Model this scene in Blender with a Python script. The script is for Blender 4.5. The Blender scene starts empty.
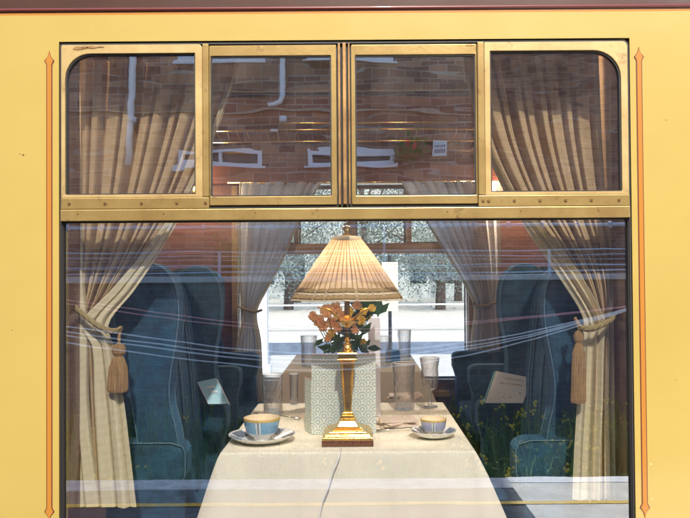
import bpy, bmesh, math, random
from mathutils import Vector, Matrix, Euler, noise
R = math.radians
random.seed(7)
S = bpy.context.scene
COL = S.collection

# ------------------------------------------------------------------ camera
F = 731.0
SHX, SHY = -0.0188, 0.0058
CAM = Vector((0.03, -1.8, 1.2))
CROT = Euler((R(90.93), R(0.40), 0), 'XYZ')
cd = bpy.data.cameras.new('camera'); cam = bpy.data.objects.new('camera', cd); COL.objects.link(cam)
cam.location = CAM; cam.rotation_euler = CROT
cd.sensor_width = 36; cd.lens = 36 * F / 690; cd.shift_x = SHX; cd.shift_y = SHY
cd.clip_start = 0.02; cd.clip_end = 3000
S.camera = cam
# ------------------------------------------------------------------ sky and sun
SUN_EL, SUN_AZ = 43, 174          # azimuth from +Y: the sun stands behind the photographer
w = bpy.data.worlds.new('World'); S.world = w; w.use_nodes = True
nt = w.node_tree; bg = nt.nodes['Background']
sky = nt.nodes.new('ShaderNodeTexSky'); sky.sky_type = 'NISHITA'; sky.sun_disc = False
sky.sun_elevation = R(SUN_EL); sky.sun_rotation = R(SUN_AZ)
sky.dust_density = 2.5; sky.air_density = 0.8
nt.links.new(sky.outputs[0], bg.inputs[0]); bg.inputs[1].default_value = 0.15
sl = bpy.data.lights.new('sun', 'SUN'); sl.energy = 2.05; sl.angle = R(0.9); sl.color = (1, 0.93, 0.82)
so = bpy.data.objects.new('sun', sl); COL.objects.link(so)
sd = Vector((math.sin(R(SUN_AZ)) * math.cos(R(SUN_EL)), math.cos(R(SUN_AZ)) * math.cos(R(SUN_EL)), math.sin(R(SUN_EL))))
so.rotation_euler = sd.to_track_quat('Z', 'Y').to_euler(); so.location = (0, 0, 20)
S.view_settings.view_transform = 'Standard'; S.view_settings.look = 'None'
S.view_settings.gamma = 1; S.view_settings.use_curve_mapping = False
S.view_settings.exposure = 1.55
S.render.engine = 'CYCLES'
try:
    S.cycles.max_bounces = 10; S.cycles.transparent_max_bounces = 24; S.cycles.glossy_bounces = 4
    S.cycles.caustics_reflective = False; S.cycles.caustics_refractive = False
    S.cycles.sample_clamp_indirect = 6
except Exception: pass

CM = CROT.to_matrix()
def at(px, py, y):
    "point of the plane Y=y (a distance in the real place) measured on the photograph"
    d = CM @ Vector(((px - 345) / F + SHX * 690 / F, -(py - 259) / F + SHY * 690 / F, -1))
    t = (y - CAM.y) / d.y
    return CAM + d * t
def mir(px, py, d):
    "same for something seen mirrored in the pane that stands d metres in front of the train"
    p = at(px, py, d); return Vector((p.x, -d, p.z))

# ------------------------------------------------------------------ mesh helpers
class MB:
    def __init__(s): s.v = []; s.f = []; s.m = []
    def add(s, vs, fs, mi=0):
        b = len(s.v); s.v += [tuple(v) for v in vs]; s.f += [tuple(b + i for i in f) for f in fs]; s.m += [mi] * len(fs)
    def box(s, x0, x1, y0, y1, z0, z1, mi=0):
        vs = [(x, y, z) for x in (x0, x1) for y in (y0, y1) for z in (z0, z1)]
        s.add(vs, [(0, 1, 3, 2), (4, 6, 7, 5), (0, 4, 5, 1), (2, 3, 7, 6), (0, 2, 6, 4), (1, 5, 7, 3)], mi)
    def tube(s, pts, r, n=8, mi=0, cap=True):
        pts = [Vector(p) for p in pts]; rs = r if isinstance(r, (list, tuple)) else [r] * len(pts)
        vs = []; fs = []; up = None
        for i, p in enumerate(pts):
            t = (pts[min(i + 1, len(pts) - 1)] - pts[max(i - 1, 0)]).normalized()
            if up is None:
                up = Vector((0, 0, 1)) if abs(t.z) < .9 else Vector((1, 0, 0))
            a = t.cross(up).normalized(); b = a.cross(t).normalized(); up = b
            for k in range(n):
                q = 2 * math.pi * k / n
                vs.append(p + (a * math.cos(q) + b * math.sin(q)) * rs[i])
        for i in range(len(pts) - 1):
            for k in range(n):
                k2 = (k + 1) % n
                fs.append((i * n + k, i * n + k2, (i + 1) * n + k2, (i + 1) * n + k))
        if cap:
            fs.append(tuple(reversed(range(n)))); fs.append(tuple((len(pts) - 1) * n + k for k in range(n)))
        s.add(vs, fs, mi)
    def lathe(s, prof, c=(0, 0, 0), n=32, mi=0, sx=1, sy=1, rot=0):
        vs = []; fs = []
        for (r, z) in prof:
            for k in range(n):
                q = 2 * math.pi * k / n + rot
                vs.append((c[0] + r * math.cos(q) * sx, c[1] + r * math.sin(q) * sy, c[2] + z))
        m = len(prof)
        for i in range(m - 1):
            for k in range(n):
                k2 = (k + 1) % n
                fs.append((i * n + k, i * n + k2, (i + 1) * n + k2, (i + 1) * n + k))
        s.add(vs, fs, mi)
    def prism(s, out, y0, y1, mi=0):
        "outline in XZ, from y0 to y1"
        n = len(out)
        vs = [(x, y0, z) for x, z in out] + [(x, y1, z) for x, z in out]
        fs = [tuple(range(n)), tuple(reversed(range(n, 2 * n)))] + [(i, n + i, n + (i + 1) % n, (i + 1) % n) for i in range(n)]
        s.add(vs, fs, mi)
    def ball(s, c, r, mi=0, n=12, sz=1):
        s.lathe([(max(1e-4, r * math.sin(math.pi * i / 8)), -r * sz * math.cos(math.pi * i / 8)) for i in range(9)], c, n, mi)
    def build(s, name, mats, parent=None, smooth=False, bevel=0, seg=2, sub=0, recalc=True, thick=0):
        me = bpy.data.meshes.new(name); me.from_pydata(s.v, [], s.f)
        mats = mats if isinstance(mats, (list, tuple)) else [mats]
        for m in mats: me.materials.append(m)
        for p, mi in zip(me.polygons, s.m): p.material_index = mi
        if recalc:
            bm = bmesh.new(); bm.from_mesh(me); bmesh.ops.recalc_face_normals(bm, faces=bm.faces); bm.to_mesh(me); bm.free()
        if smooth:
            for p in me.polygons: p.use_smooth = True
        o = bpy.data.objects.new(name, me); COL.objects.link(o)
        if parent: o.parent = parent
        if thick:
            q = o.modifiers.new('t', 'SOLIDIFY'); q.thickness = thick; q.offset = 0
        if bevel:
            q = o.modifiers.new('b', 'BEVEL'); q.width = bevel; q.segments = seg; q.limit_method = 'ANGLE'; q.angle_limit = R(35)
        if sub:
            q = o.modifiers.new('s', 'SUBSURF'); q.levels = sub; q.render_levels = sub
        return o
def tag(o, label=None, cat=None, group=None, kind=None):
    if label: o['label'] = label
    if cat: o['category'] = cat
    if group: o['group'] = group
    if kind: o['kind'] = kind
    return o
def thing(name, label, cat, loc=(0, 0, 0), rz=0, group=None):
    o = bpy.data.objects.new(name, None); COL.objects.link(o); o.location = loc; o.rotation_euler = (0, 0, rz)
    o.empty_display_size = .1
    return tag(o, label, cat, group)
def kids(o): return [c for c in bpy.data.objects if c.parent == o]
def copy_tree(o, parent=None):
    c = o.copy(); COL.objects.link(c); c.parent = parent
    for ch in kids(o): copy_tree(ch, c)
    return c
def smooth_pts(pts, n):
    "Catmull-Rom through 2-D or 3-D points"
    P = [Vector(p) for p in pts]; out = []
    m = len(P) - 1
    for i in range(n + 1):
        t = i / n * m; k = min(int(t), m - 1); u = t - k
        p0 = P[max(k - 1, 0)]; p1 = P[k]; p2 = P[k + 1]; p3 = P[min(k + 2, m)]
        out.append(0.5 * ((2 * p1) + (p2 - p0) * u + (2 * p0 - 5 * p1 + 4 * p2 - p3) * u * u + (3 * p1 - p0 - 3 * p2 + p3) * u ** 3))
    return out
def round_rect(x0, x1, z0, z1, r, n=6):
    "r = radii at (x0,z0),(x1,z0),(x1,z1),(x0,z1)"
    if not isinstance(r, (tuple, list)): r = (r,) * 4
    out = []
    cs = [(x0, z0, 1, 1, 180), (x1, z0, -1, 1, 270), (x1, z1, -1, -1, 0), (x0, z1, 1, -1, 90)]
    for (cx, cz, sx, sz, a), q in zip(cs, r):
        for k in range(n + 1):
            an = R(a + 90 * k / n)
            out.append((cx + sx * q + q * math.cos(an), cz + sz * q + q * math.sin(an)))
    return out
def ring(mb, outer, inner, y0, y1, mi=0):
    "frame between two outlines with the same number of points"
    n = len(outer)
    vs = [(x, y0, z) for x, z in outer] + [(x, y0, z) for x, z in inner] + [(x, y1, z) for x, z in outer] + [(x, y1, z) for x, z in inner]
    fs = []
    for i in range(n):
        j = (i + 1) % n
        fs += [(i, j, n + j, n + i), (2 * n + i, 3 * n + i, 3 * n + j, 2 * n + j), (i, 2 * n + i, 2 * n + j, j), (n + i, n + j, 3 * n + j, 3 * n + i)]
    mb.add(vs, fs, mi)

# ------------------------------------------------------------------ materials
def mat(name, col, rough=.6, metal=0, spec=.5, var=0, vs=8, vcol=None, bump=0, bs=60, sheen=0, coat=0, stretch=(1, 1, 1), trans=0):
    m = bpy.data.materials.new(name); m.use_nodes = True; t = m.node_tree; N = t.nodes; L = t.links
    b = N['Principled BSDF']; b.inputs['Base Color'].default_value = (*col, 1); b.inputs['Roughness'].default_value = rough
    b.inputs['Metallic'].default_value = metal; b.inputs['Specular IOR Level'].default_value = spec
    b.inputs['Sheen Weight'].default_value = sheen; b.inputs['Coat Weight'].default_value = coat; b.inputs['Coat Roughness'].default_value = .08
    tc = N.new('ShaderNodeTexCoord'); mp = N.new('ShaderNodeMapping'); mp.inputs['Scale'].default_value = stretch
    L.new(tc.outputs['Object'], mp.inputs[0])
    if var:
        no = N.new('ShaderNodeTexNoise'); no.inputs['Scale'].default_value = vs; no.inputs['Detail'].default_value = 6; no.inputs['Roughness'].default_value = .65
        L.new(mp.outputs[0], no.inputs[0])
        rp = N.new('ShaderNodeValToRGB'); rp.color_ramp.elements[0].position = .35; rp.color_ramp.elements[1].position = .68
        c2 = vcol or tuple(c * (1 - var) for c in col)
        rp.color_ramp.elements[0].color = (*c2, 1); rp.color_ramp.elements[1].color = (*[min(1, c * (1 + (0 if vcol else var * .5))) for c in col], 1)
        L.new(no.outputs[0], rp.inputs[0]); L.new(rp.outputs[0], b.inputs['Base Color'])
    if bump:
        n2 = N.new('ShaderNodeTexNoise'); n2.inputs['Scale'].default_value = bs; n2.inputs['Detail'].default_value = 5
        L.new(mp.outputs[0], n2.inputs[0]); bp = N.new('ShaderNodeBump'); bp.inputs['Strength'].default_value = bump; bp.inputs['Distance'].default_value = .003
        L.new(n2.outputs[0], bp.inputs['Height']); L.new(bp.outputs[0], b.inputs['Normal'])
    if trans:
        tr = N.new('ShaderNodeBsdfTranslucent'); mx = N.new('ShaderNodeMixShader'); mx.inputs[0].default_value = trans
        tr.inputs[0].default_value = (*col, 1)
        L.new(b.outputs[0], mx.inputs[1]); L.new(tr.outputs[0], mx.inputs[2]); L.new(mx.outputs[0], N['Material Output'].inputs[0])
    return m
def nd(m): return m.node_tree.nodes, m.node_tree.links

def pane_mat(name, refl, tint=(1, 1, 1), gtint=(1, 1, 1), wav=.25, dirt=.02):
    m = bpy.data.materials.new(name); m.use_nodes = True; N, L = nd(m); N.remove(N['Principled BSDF'])
    tr = N.new('ShaderNodeBsdfTransparent'); tr.inputs[0].default_value = (*tint, 1)
    gl = N.new('ShaderNodeBsdfGlossy'); gl.inputs['Color'].default_value = (*gtint, 1); gl.inputs['Roughness'].default_value = 0.0
    mx = N.new('ShaderNodeMixShader'); lw = N.new('ShaderNodeLayerWeight'); lw.inputs[0].default_value = .25
    mr = N.new('ShaderNodeMapRange'); mr.inputs['From Max'].default_value = 1; mr.inputs['To Min'].default_value = refl; mr.inputs['To Max'].default_value = 1
    pw = N.new('ShaderNodeMath'); pw.operation = 'POWER'; pw.inputs[1].default_value = 4
    L.new(lw.outputs['Facing'], pw.inputs[0]); L.new(pw.outputs[0], mr.inputs['Value']); L.new(mr.outputs[0], mx.inputs[0])
    L.new(tr.outputs[0], mx.inputs[1]); L.new(gl.outputs[0], mx.inputs[2])
    tc = N.new('ShaderNodeTexCoord'); no = N.new('ShaderNodeTexNoise'); no.inputs['Scale'].default_value = 2.4; no.inputs['Detail'].default_value = 2; mw = N.new('ShaderNodeMapping'); mw.inputs['Scale'].default_value = (1, 1, 4)
    bp = N.new('ShaderNodeBump'); bp.inputs['Strength'].default_value = wav; bp.inputs['Distance'].default_value = .0016
    L.new(tc.outputs['Object'], mw.inputs[0]); L.new(mw.outputs[0], no.inputs[0]); L.new(no.outputs[0], bp.inputs['Height']); L.new(bp.outputs[0], gl.inputs['Normal'])
    # thin film of dust, thicker in streaks
    df = N.new('ShaderNodeBsdfDiffuse'); df.inputs[0].default_value = (.55, .55, .53, 1)
    n2 = N.new('ShaderNodeTexNoise'); n2.inputs['Scale'].default_value = 9; n2.inputs['Detail'].default_value = 8
    mp = N.new('ShaderNodeMapping'); mp.inputs['Scale'].default_value = (2.5, 1, .5)
    L.new(tc.outputs['Object'], mp.inputs[0]); L.new(mp.outputs[0], n2.inputs[0])
    r2 = N.new('ShaderNodeMapRange'); r2.inputs['From Min'].default_value = .35; r2.inputs['From Max'].default_value = .8; r2.inputs['To Max'].default_value = dirt * 2
    L.new(n2.outputs[0], r2.inputs['Value'])
    m2 = N.new('ShaderNodeMixShader'); L.new(r2.outputs[0], m2.inputs[0]); L.new(mx.outputs[0], m2.inputs[1]); L.new(df.outputs[0], m2.inputs[2])
    # the sheet reflects once, where a ray enters it; leaving through its other face is clear
    ge = N.new('ShaderNodeNewGeometry'); clr = N.new('ShaderNodeBsdfTransparent'); m3 = N.new('ShaderNodeMixShader')
    L.new(ge.outputs['Backfacing'], m3.inputs[0]); L.new(m2.outputs[0], m3.inputs[1]); L.new(clr.outputs[0], m3.inputs[2])
    L.new(m3.outputs[0], N['Material Output'].inputs[0])
    return m
def thin_glass(name, col=(1, 1, 1), cut=0, base=.08):
    m = bpy.data.materials.new(name); m.use_nodes = True; N, L = nd(m); N.remove(N['Principled BSDF'])
    tr = N.new('ShaderNodeBsdfTransparent'); tr.inputs[0].default_value = (*col, 1)
    gl = N.new('ShaderNodeBsdfGlossy'); gl.inputs['Roughness'].default_value = .08
    lw = N.new('ShaderNodeLayerWeight'); lw.inputs[0].default_value = .45
    mr = N.new('ShaderNodeMapRange'); mr.inputs['To Min'].default_value = base; mr.inputs['To Max'].default_value = .75
    mx = N.new('ShaderNodeMixShader'); L.new(lw.outputs['Facing'], mr.inputs['Value']); L.new(mr.outputs[0], mx.inputs[0])
    L.new(tr.outputs[0], mx.inputs[1]); L.new(gl.outputs[0], mx.inputs[2]); last = mx
    if False:
        tc = N.new('ShaderNodeTexCoord'); vo = N.new('ShaderNodeTexVoronoi'); vo.inputs['Scale'].default_value = cut * 1.1
        L.new(tc.outputs['Object'], vo.inputs[0])
        bp = N.new('ShaderNodeBump'); bp.inputs['Strength'].default_value = 1; bp.inputs['Distance'].default_value = .006
        L.new(vo.outputs['Distance'], bp.inputs['Height']); L.new(bp.outputs[0], gl.inputs['Normal']); L.new(bp.outputs[0], lw.inputs['Normal'])
        df = N.new('ShaderNodeBsdfTranslucent'); df.inputs[0].default_value = (.8, .85, .9, 1)
        d2 = N.new('ShaderNodeBsdfDiffuse'); d2.inputs[0].default_value = (.8, .82, .85, 1)
        ad = N.new('ShaderNodeMixShader'); L.new(df.outputs[0], ad.inputs[1]); L.new(d2.outputs[0], ad.inputs[2])
        th = N.new('ShaderNodeMapRange'); th.inputs['From Min'].default_value = .25; th.inputs['From Max'].default_value = .6; th.inputs['To Max'].default_value = .22
        L.new(vo.outputs['Distance'], th.inputs['Value'])
        m2 = N.new('ShaderNodeMixShader'); L.new(th.outputs[0], m2.inputs[0]); L.new(mx.outputs[0], m2.inputs[1]); L.new(ad.outputs[0], m2.inputs[2]); last = m2
    d3 = N.new('ShaderNodeBsdfTranslucent'); d3.inputs[0].default_value = (.85, .87, .92, 1); d4 = N.new('ShaderNodeBsdfDiffuse'); d4.inputs[0].default_value = (.85, .85, .88, 1)  # white mixed in stands for window light caught by the glass
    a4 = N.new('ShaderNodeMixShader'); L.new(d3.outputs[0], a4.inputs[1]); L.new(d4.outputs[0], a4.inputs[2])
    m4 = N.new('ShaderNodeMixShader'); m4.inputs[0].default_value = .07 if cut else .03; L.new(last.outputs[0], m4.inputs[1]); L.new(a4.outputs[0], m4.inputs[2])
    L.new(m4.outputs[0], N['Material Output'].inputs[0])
    return m
def brick_mat(name, c1, c2, mortar, rot=True, scale=1.0):
    m = mat(name, c1, .85); N, L = nd(m); b = N['Principled BSDF']
    tc = N['Texture Coordinate']; sp = N.new('ShaderNodeSeparateXYZ'); cb = N.new('ShaderNodeCombineXYZ')
    L.new(tc.outputs['Object'], sp.inputs[0]); L.new(sp.outputs[0], cb.inputs[0]); L.new(sp.outputs[2], cb.inputs[1])
    br = N.new('ShaderNodeTexBrick'); br.inputs['Scale'].default_value = scale
    br.inputs['Brick Width'].default_value = .225; br.inputs['Row Height'].default_value = .075; br.inputs['Mortar Size'].default_value = .006
    br.inputs['Color1'].default_value = (*c1, 1); br.inputs['Color2'].default_value = (*c2, 1); br.inputs['Mortar'].default_value = (*mortar, 1)
    L.new(cb.outputs[0], br.inputs['Vector'])
    no = N.new('ShaderNodeTexNoise'); no.inputs['Scale'].default_value = 1.6; no.inputs['Detail'].default_value = 8; L.new(tc.outputs['Object'], no.inputs[0])
    rp = N.new('ShaderNodeMapRange'); rp.inputs['From Min'].default_value = .3; rp.inputs['From Max'].default_value = .7; rp.inputs['To Min'].default_value = .55; rp.inputs['To Max'].default_value = 1.25
    L.new(no.outputs[0], rp.inputs['Value'])
    mu = N.new('ShaderNodeMix'); mu.data_type = 'RGBA'; mu.blend_type = 'MULTIPLY'; mu.inputs[0].default_value = 1
    L.new(br.outputs[0], mu.inputs[6]); L.new(rp.outputs[0], mu.inputs[7]); L.new(mu.outputs[2], b.inputs['Base Color'])
    bp = N.new('ShaderNodeBump'); bp.inputs['Strength'].default_value = .5; bp.inputs['Distance'].default_value = .01; bp.invert = True
    L.new(br.outputs['Fac'], bp.inputs['Height']); L.new(bp.outputs[0], b.inputs['Normal'])
    return m

def paint_mat(name, col, col2):
    m = mat(name, col, .3, coat=.6, var=.1, vs=1.2, vcol=col2); N, L = nd(m); b = N['Principled BSDF']
    tc = N['Texture Coordinate']
    n = N.new('ShaderNodeTexNoise'); n.inputs['Scale'].default_value = 2.6; n.inputs['Detail'].default_value = 2
    n3 = N.new('ShaderNodeTexNoise'); n3.inputs['Scale'].default_value = 260; n3.inputs['Detail'].default_value = 2
    ad = N.new('ShaderNodeMath'); ad.operation = 'MULTIPLY_ADD'; ad.inputs[1].default_value = .012
    L.new(tc.outputs['Object'], n.inputs[0]); L.new(tc.outputs['Object'], n3.inputs[0]); L.new(n3.outputs[0], ad.inputs[0]); L.new(n.outputs[0], ad.inputs[2])
    bp = N.new('ShaderNodeBump'); bp.inputs['Strength'].default_value = .6; bp.inputs['Distance'].default_value = .010
    L.new(ad.outputs[0], bp.inputs['Height']); L.new(bp.outputs[0], b.inputs['Coat Normal']); L.new(bp.outputs[0], b.inputs['Normal'])
    return m
def brass_mat(name, c1, c2, rough=.32, metal=.75, wear=.5, stretch=(1, 1, 1)):
    m = mat(name, c1, rough, metal, var=.3, vs=7, vcol=c2, bump=.1, bs=90, stretch=stretch); N, L = nd(m); b = N['Principled BSDF']
    src = b.inputs['Base Color'].links[0].from_socket
    no = N.new('ShaderNodeTexNoise'); no.inputs['Scale'].default_value = 16; no.inputs['Detail'].default_value = 10; no.inputs['Roughness'].default_value = .75
    L.new(N['Texture Coordinate'].outputs['Object'], no.inputs[0])
    mr = N.new('ShaderNodeMapRange'); mr.inputs['From Min'].default_value = .57; mr.inputs['From Max'].default_value = .66; mr.inputs['To Max'].default_value = wear
    L.new(no.outputs[0], mr.inputs['Value'])
    mx = N.new('ShaderNodeMix'); mx.data_type = 'RGBA'; L.new(mr.outputs[0], mx.inputs[0]); L.new(src, mx.inputs[6]); mx.inputs[7].default_value = (.16, .09, .035, 1)
    L.new(mx.outputs[2], b.inputs['Base Color'])
    r2 = N.new('ShaderNodeMapRange'); r2.inputs['To Min'].default_value = rough * .75; r2.inputs['To Max'].default_value = rough * 1.5
    L.new(no.outputs[0], r2.inputs['Value']); L.new(r2.outputs[0], b.inputs['Roughness'])
    return m

M = {}
M['cream'] = paint_mat('cream_paint', (.405, .297, .080), (.37, .27, .070))
M['umber'] = paint_mat('umber_paint', (.065, .025, .014), (.045, .018, .011))
M['orange'] = mat('orange_line', (.37, .155, .025), .3, coat=.3)
M['maroon'] = mat('maroon_line', (.12, .025, .02), .35, coat=.3)
M['rubber'] = mat('black_seal', (.015, .013, .012), .6)
M['brass'] = brass_mat('window_brass', (.40, .285, .105), (.29, .19, .065), .28, .5, .8)
M['brass_bright'] = brass_mat('polished_brass', (.95, .66, .22), (.85, .52, .12), .16, 1, .15)
M['pinkframe'] = brass_mat('varnished_frame', (.46, .34, .145), (.33, .22, .08), .4, .25, .6)
M['darkbrass'] = brass_mat('tarnished_brass', (.40, .24, .09), (.16, .085, .035), .4, .6, .9)
M['screw'] = mat('screw_head', (.20, .12, .05), .4, .7)
M['pane'] = pane_mat('window_glass', .35, (.93, .95, .96), (.86, .93, 1.0), .044, .006)
M['pane_up'] = pane_mat('upper_glass', .38, (.9, .9, .9), (.86, .93, 1.0), .3, .012)
M['pane_far'] = pane_mat('far_glass', .07, (.9, .95, .97), (1, 1, 1), .1, .02)
M['pale_chip_and_sheen'] = mat('pale_chip_and_sheen', (.55, .45, .25), .7)
M['roof'] = mat('roof_paint', (.62, .62, .58), .6, var=.15)
M['ceiling'] = mat('ceiling_paint', (.06, .05, .045), .6)
M['carpet'] = mat('carpet', (.16, .10, .09), .95, var=.3, vs=60)
def wood_mat(name, c1, c2, rough=.3):
    m = mat(name, c1, rough, coat=.4, var=.5, vs=5, vcol=c2, stretch=(1, 4, 9)); return m
M['wood'] = wood_mat('mahogany_veneer', (.24, .10, .055), (.13, .05, .03))
M['redwood'] = wood_mat('red_mahogany', (.24, .07, .035), (.12, .035, .02))

# cloth with jacquard bands
def curtain_mat(name, col, col2, trans, sc=(70, 70, 1), mixf=.8):
    m = mat(name, col, .9, trans=trans, bump=.4, bs=500); N, L = nd(m); b = N['Principled BSDF']
    tc = N['Texture Coordinate']; mp = N.new('ShaderNodeMapping'); mp.inputs['Scale'].default_value = sc; mp.inputs['Rotation'].default_value = (0, 0, R(12))
    L.new(tc.outputs['UV'], mp.inputs[0])
    wv = N.new('ShaderNodeTexWave'); wv.bands_direction = 'DIAGONAL'; wv.inputs['Scale'].default_value = .5; wv.inputs['Distortion'].default_value = 2; wv.inputs['Detail'].default_value = 3
    L.new(mp.outputs[0], wv.inputs[0])
    rp = N.new('ShaderNodeValToRGB'); rp.color_ramp.elements[0].position = .35; rp.color_ramp.elements[1].position = .62
    rp.color_ramp.elements[0].color = (*col2, 1); rp.color_ramp.elements[1].color = (*col, 1)
    L.new(wv.outputs[0], rp.inputs[0]); L.new(rp.outputs[0], b.inputs['Base Color'])
    for n_ in N:
        if n_.bl_idname == 'ShaderNodeBsdfTranslucent': L.new(rp.outputs[0], n_.inputs[0])
    return m
M['lining'] = mat('curtain_lining', (.60, .43, .235), .9, var=.12, vs=25, trans=.15, bump=.4, bs=400)
M['border'] = curtain_mat('curtain_border', (.76, .66, .44), (.72, .62, .41), .2)
M['far_curtain'] = curtain_mat('far_curtain_cloth', (.90, .88, .86), (.76, .75, .74), .75)
M['far_border'] = mat('far_curtain_border', (.82, .77, .62), .9, trans=.35)
M['tie'] = mat('tieback_cord', (.30, .22, .09), .8, bump=1, bs=200)
M['tassel'] = mat('rust_tassel', (.35, .20, .075), .85, var=.4, vs=30, stretch=(8, 8, .6), bump=1, bs=60)
M['velvet'] = mat('blue_velvet', (.011, .070, .125), .85, sheen=.4, var=.5, vs=22, vcol=(.004, .022, .045), bump=1, bs=120)
M['velvet'].node_tree.nodes['Principled BSDF'].inputs['Sheen Tint'].default_value = (.15, .4, .7, 1)
M['piping'] = mat('grey_piping', (.07, .14, .20), .7)
M['linen'] = mat('white_linen', (.84, .765, .62), .85, var=.04, vs=14, bump=.3, bs=300)
M['china'] = mat('white_china', (.82, .80, .76), .15, coat=.5)
M['china_blue'] = mat('blue_glaze', (.22, .42, .60), .15, coat=.5)
M['china_lilac'] = mat('lilac_glaze', (.42, .42, .58), .15, coat=.5)
M['china_grey'] = mat('grey_glaze', (.22, .25, .32), .2, coat=.5)
M['tea'] = mat('cream_inside', (.80, .66, .45), .2)
M['steel'] = mat('cutlery', (.6, .58, .55), .15, 1)
M['whiteglass'] = mat('bright_rim', (.85, .87, .9), .1, coat=1)
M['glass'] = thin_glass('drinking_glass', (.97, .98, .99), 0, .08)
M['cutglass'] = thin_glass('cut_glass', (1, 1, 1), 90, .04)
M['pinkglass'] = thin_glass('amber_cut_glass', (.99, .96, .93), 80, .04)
M['leaf'] = mat('leaf', (.10, .20, .05), .5, var=.5, vs=20, trans=.2)
M['darkleaf'] = mat('dark_leaf', (.04, .10, .03), .45, var=.5, vs=20)
M['peach'] = mat('peach_petal', (.95, .63, .36), .6, trans=.5, var=.15, vs=40)
M['yellowp'] = mat('yellow_petal', (.88, .66, .10), .6, trans=.4)
M['whitecard'] = mat('white_card', (.72, .70, .74), .7)
M['bookblue'] = mat('pale_blue_cover', (.42, .72, .85), .4, var=.1)
M['bookwhite'] = mat('white_cover', (.88, .88, .84), .4, var=.04)
M['teal'] = mat('teal_cloth', (.05, .25, .24), .6)
M['pages'] = mat('pages', (.7, .68, .6), .8)
M['goldink'] = mat('gold_ink', (.5, .33, .1), .5)
M['whiteink'] = mat('white_ink', (.85, .87, .88), .5)
M['bluecloth'] = mat('blue_napkin', (.08, .28, .62), .8)
M['beigenapkin'] = mat('beige_napkin', (.62, .50, .42), .85, var=.1)

# ================================================================== CARRIAGE
H0 = -0.25                                    # platform level; z=0 is the carriage floor
WX = 0.702; WT = 1.776; WB = .55              # window opening
carriage = thing('railway_carriage', 'cream and umber railway dining carriage with brass framed window and orange lining', 'train carriage', (0, 0, H0))
CO = Vector((0, 0, H0))
def cpart(mb, name, mats, parent=None, **k):
    mb.v = [(x, y, z - H0) if (parent is None or parent is carriage or True) else (x, y, z) for x, y, z in mb.v]
    return mb.build(name, mats, parent or carriage, **k)
WIN_X = [-1.95, 0, 1.95]
LX = 3.4
def side(y0, y1, nm):
    # cream belt between window openings
    mb = MB(); xs = [-LX]
    for c in WIN_X: xs += [c - WX - .004, c + WX + .004]
    xs.append(LX)
    for i in range(0, len(xs), 2): mb.box(xs[i], xs[i + 1], y0, y1, WB, WT + .006)
    mb.box(-LX, LX, y0, y1, .36, WB); mb.box(-LX, LX, y0, y1, WT + .006, 1.848)
    cpart(mb, nm, M['cream'])
    mb = MB(); mb.box(-LX, LX, y0, y1, 1.854, 2.25); mb.box(-LX, LX, y0, y1, -.25 + .02, .352)
    cpart(mb, 'umber_panel', M['umber'])
    mb = MB(); mb.box(-LX, LX, y0 + .0005, y1, 1.848, 1.854); mb.box(-LX, LX, y0 + .0005, y1, .352, .36)
    cpart(mb, 'waist_line', M['orange'])
side(0, .05, 'cream_side_panel'); side(2.75, 2.8, 'cream_side_panel')
# a slim half-round moulding where umber meets cream
mb = MB(); mb.tube([(-LX, 0, 1.861), (LX, 0, 1.861)], .005, 8); cpart(mb, 'cantrail_moulding', M['maroon'], smooth=True)

def stripe(xc, zt=1.757, zb=.603):
    "lining with spear-shaped ends"
    def outl(w, hw, o):
        top = [(xc + w, zt - .032), (xc + hw, zt - .022), (xc + w * .55, zt - .012), (xc, zt + o), (xc - w * .55, zt - .012), (xc - hw, zt - .022), (xc - w, zt - .032)]
        bot = [(xc - w, zb + .032), (xc - hw, zb + .022), (xc - w * .55, zb + .012), (xc, zb - o), (xc + w * .55, zb + .012), (xc + hw, zb + .022), (xc + w, zb + .032)]
        return top + bot
    mb = MB(); mb.prism(outl(.0074, .0126, .003), -.0012, .002, 0); a = cpart(mb, 'lining_stripe', M['maroon'])
    mb = MB(); mb.prism(outl(.0052, .0098, 0), -.0020, -.0012, 0); cpart(mb, 'lining_core', M['orange'], a)
stripe(-.7295); stripe(.7285)
for px, py, w0, h0, m_ in ((23, 155, .0035, .002, 'umber'), (20, 154, .0015, .001, 'umber'), (651, 464, .003, .0025, 'roof'), (652, 499, .0035, .002, 'roof'), (666, 120, .0015, .0012, 'umber'), (128, 27, .002, .0015, 'roof'), (93, 27, .002, .0012, 'roof'), (12, 330, .0014, .001, 'umber'), (676, 380, .0016, .001, 'umber')):
    p = at(px, py, 0); mb = MB(); rq = random.Random(px); mb.prism([(p.x + w0 * math.cos(6.283 * k / 9) * rq.uniform(.5, 1.2), p.z + h0 * math.sin(6.283 * k / 9) * rq.uniform(.5, 1.2)) for k in range(9)], -.0006, .001); cpart(mb, 'chip_and_sheen_mark', M[m_] if m_ != 'roof' else M['pale_chip_and_sheen'])  # chips, plus two upper pale marks standing in for soft reflections

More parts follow.
